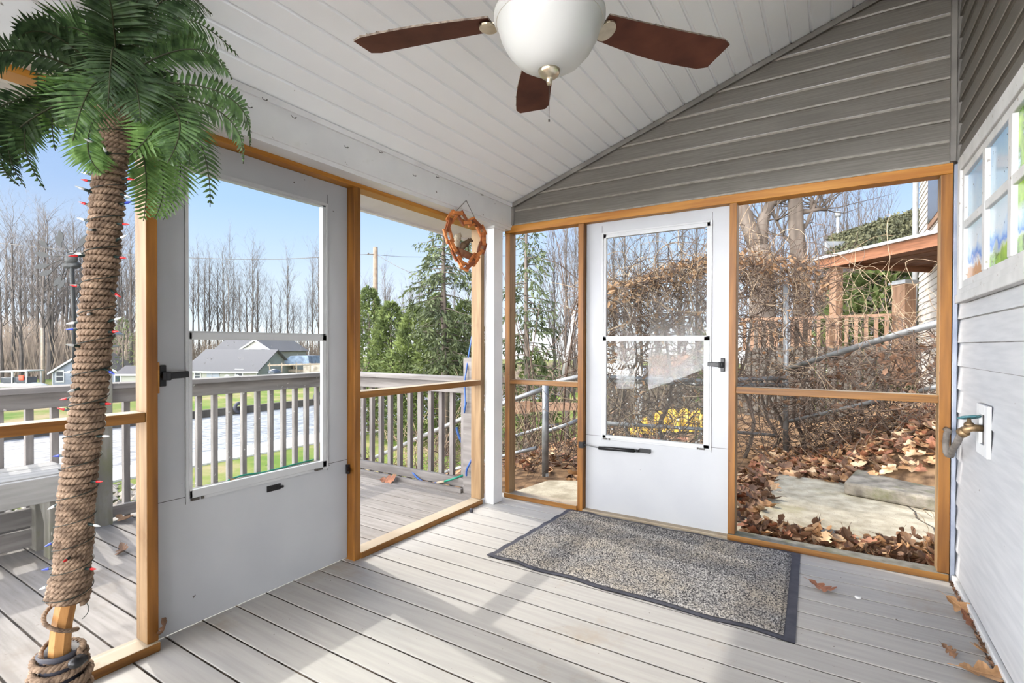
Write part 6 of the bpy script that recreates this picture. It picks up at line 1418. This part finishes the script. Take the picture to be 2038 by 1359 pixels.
def neighbour_house():
    Z = V((0, 0, 1)); a = PD(1829, 600, 11.5); b = PD(1930, 600, 7.2); a.z = b.z = 0; t = (b-a).normalized(); nb_ = Z.cross(t).normalized()
    if nb_.dot(RT) < 0: nb_ = -nb_
    h = empty('neighbour_house', (a.x, a.y, 0), 'cream sided house with a dark window at the far right, above the brown porch', 'house'); L_ = (b-a).length
    m = MB(); z = 0.6
    while z < 7.2:
        m.quad(a+Z*z-nb_*0.02, a+t*L_+Z*z-nb_*0.02, a+t*L_+Z*(z+0.125), a+Z*(z+0.125)); m.quad(a+Z*z+nb_*0.02, a+t*L_+Z*z+nb_*0.02, a+t*L_+Z*z-nb_*0.02, a+Z*z-nb_*0.02); z += 0.125
    m.obox(a+nb_*0.01+Z*0.2, t*L_, nb_*4, Z*7.2); m.build('house_wall', 'housew', h)
    p = PD(1846, 400, 10.4); u = 0.32*L_
    zw0, zw1 = 1.18+(687-450)/FPX*10.4, 1.18+(687-360)/FPX*10.4
    m = MB(); m.obox(a+t*(u-0.1)-nb_*0.05+Z*(zw0-0.1), t*1.35, nb_*0.06, Z*(zw1-zw0+0.2)); w = m.build('house_window', 'porchpale', h)
    m = MB(); m.obox(a+t*u-nb_*0.06+Z*zw0, t*1.15, nb_*0.03, Z*(zw1-zw0)); m.build('pane', 'dkglass', w)
    m = MB(); m.tube([a-nb_*0.08+Z*0.5, a-nb_*0.08+Z*7], 0.055, 10); m.build('downspout', 'lamp', h)
    for k in (0.25, 0.5): m = MB(); m.tube([a-nb_*0.3+t*k+Z*0.9, a-nb_*0.3+t*k+Z*2.25], 0.06, 10); m.build('vent_pipe', 'trimw', h)
neighbour_house()
def ivy_house():
    Z = V((0, 0, 1)); D = 16.5; a, b, e, f = PD(1640, 478, D+1), PD(1832, 425, D-1), PD(1832, 520, D-4.5), PD(1630, 540, D-2.5)
    h = empty('ivy_roof', (f.x, f.y, hz(f.x, f.y)), 'low roof smothered in dark ivy behind the brown porch', 'outbuilding')
    m = MB(); m.prism([a, b, e, f], Z*-0.15); m.build('house_roof', 'shingled', h)
    m = MB(); m.obox(a-Z*3.4, b-a, FW*0.1, Z*3.2); m.obox(f-Z*3.0, RT*0.12, FW*0.12, Z*2.95); m.build('house_wall', 'seawall', h)
    m = MB(); m.bar(a+Z*0.05, b+Z*0.08, 0.15, 0.12); m.build('ridge', 'seawall', h)
    m = MB(); m.obox(PD(1645, 480, D-1.2), RT*0.55, FW*0.1, V((0, 0, -0.28))); m.build('roof_vent', 'lamp', h)
    m = MB(); random.seed(4)
    for _ in range(8000):
        u, v = rnd(0.08, 1), rnd(0.03, 1); p = (a.lerp(b, u)).lerp(f.lerp(e, u), v)+Z*(rnd(0.0, 0.42)*math.sin(PI*min(1, v*0.8+0.2))*(0.4+0.6*u))+RT*rnd(-.1, .1)
        d = V((rnd(-1, 1), rnd(-1, 1), rnd(-.7, .7))).normalized()*rnd(0.05, 0.10); s = d.cross(V((rnd(-1, 1), rnd(-1, 1), rnd(-1, 1)))).normalized()*rnd(0.03, 0.06); m.quad(p, p+d*0.5+s, p+d, p+d*0.5-s)
    m.build('ivy_leaves', 'ivy', h, kind='stuff')
    p = PD(1668, 425, D+0.5); m = MB(); m.tube([V((p.x, p.y, a.z-0.3)), p], 0.05, 8); m.tube([p-Z*0.1, p+Z*0.06], 0.09, 8); m.build('flue_pipe', 'lamp', h)
ivy_house()
# things in the yard beyond the hedge
def yard():
    Z = V((0, 0, 1))
    D = 7.6; p = PD(1338, 866, D); m = MB(); random.seed(6)
    def fy(u, v): 
        x = 1245+155*u; y = 872-8*v; q = PD(x, 874, D+1.1*v); hh = (0.10+0.22*sst(u*1.6)*(1-0.3*u))*math.sin(PI*min(1, max(0, v*0.9+0.05)))*(1.0 if abs(u-0.32) > 0.03 else 0.2)
        return V((q.x, q.y, max(hz(q.x, q.y), q.z)+hh*(1+0.25*math.sin(u*37+v*9))))
    m.grid(fy, 40, 14, 0); m.build('yellow_tarp', 'yellow', label='bright yellow tarp heaped on the ground behind the hedge', cat='tarp')
    D = 15; o = PD(1218, 752, D); h = empty('white_shed', o, 'small white shed roof glimpsed through the vines in the back door', 'shed')
    m = MB(); m.prism([PD(1216, 752, D), PD(1228, 722, D), PD(1272, 722, D), PD(1280, 752, D)], FW*2); m.build('shed_roof', 'trimw', h)
    m = MB(); m.prism([PD(1266, 752, D), PD(1266, 845, D), PD(1278, 845, D), PD(1278, 752, D)], FW*0.2); m.build('shed_post', 'lamp', h)
    m = MB(); m.prism([PD(1300, 708, 12), PD(1345, 706, 12), PD(1340, 745, 12), PD(1300, 746, 12)], FW*0.3); m.bar(PD(1320, 742, 11.8), PD(1368, 705, 11.4), 0.1, 0.16); m.build('plank_stack', 'porchpale', label='tan planks standing behind the hedge, right of the white shed roof', cat='planks')
    m = MB(); m.prism([PD(1025, 800, 8.5), PD(1055, 798, 8.5), PD(1055, 822, 8.5), PD(1025, 824, 8.5)], FW*0.06); m.prism([PD(1055, 800, 8.6), PD(1150, 802, 8.2), PD(1150, 816, 8.2), PD(1055, 820, 8.6)], FW*0.06); m.build('garden_edging', 'porchpale', label='tan timber edging board in the brush outside the narrow pane', cat='board')
    o = empty('yard_fence', PD(1080, 760, 44), 'low grey fence across the lawn beyond the narrow pane', 'fence')
    for x in (1010, 1040, 1075, 1110, 1150): m = MB(); m.bar(PD(x, 732, 44), PD(x, 756, 44), 0.15, 0.15); m.build('fence_post', 'palepole', o)
    for y in (738, 748): m = MB(); m.bar(PD(980, y, 44), PD(1190, y, 44), 0.1, 0.22); m.build('fence_rail', 'palepole', o)
yard()

# green hose along the canal railing, grit along the house wall, curled tendrils in the leaf pit
hose('garden_hose', 'hoseg', [(-4.075, 1.50, 0.012), (-4.08, 1.62, 0.10), (-4.06, 1.75, 0.112), (-4.10, 1.98, 0.02), (-4.06, 2.3, 0.112), (-4.07, 2.55, 0.10), (-4.06, 2.8, 0.112), (-4.09, 3.05, 0.11)], 0.008, 'green hose along the bottom rail of the railing that faces the canal')
random.seed(31)
scrap_leaves(420, lambda: V((0.500+0.014*rnd(0, 1), rnd(0.9, 3.3), 0.004+0.012*rnd(0, 1)**2)), 0.012, 'leafB', 'grit_line', label='crumbled leaf grit in the gap along the foot of the house wall', cat='grit', kind='stuff')
for (tx, ty), lb in (((1843, 1098), 'pale curled dry tendril standing in the leaves beside the right post'), ((1862, 1090), 'thin looping dry tendril right against the right post, in the leaf pit')):
    p = PY(tx, ty, 3.52); m = MB(); pts = [p+V((0.012*math.sin(k*0.9+tx), 0.01*math.cos(k), 0.018*k)) for k in range(11)]
    q = pts[-1]; pts += [q+V((-0.045*math.sin(a), 0.0, 0.02+0.035*math.sin(a*0.8)-0.02*a)) for a in (0.5, 1.0, 1.6, 2.3, 3.0)]
    m.tube(pts, 0.0016, 4); m.build('dry_tendril', 'vinel', label=lb, cat='stem')
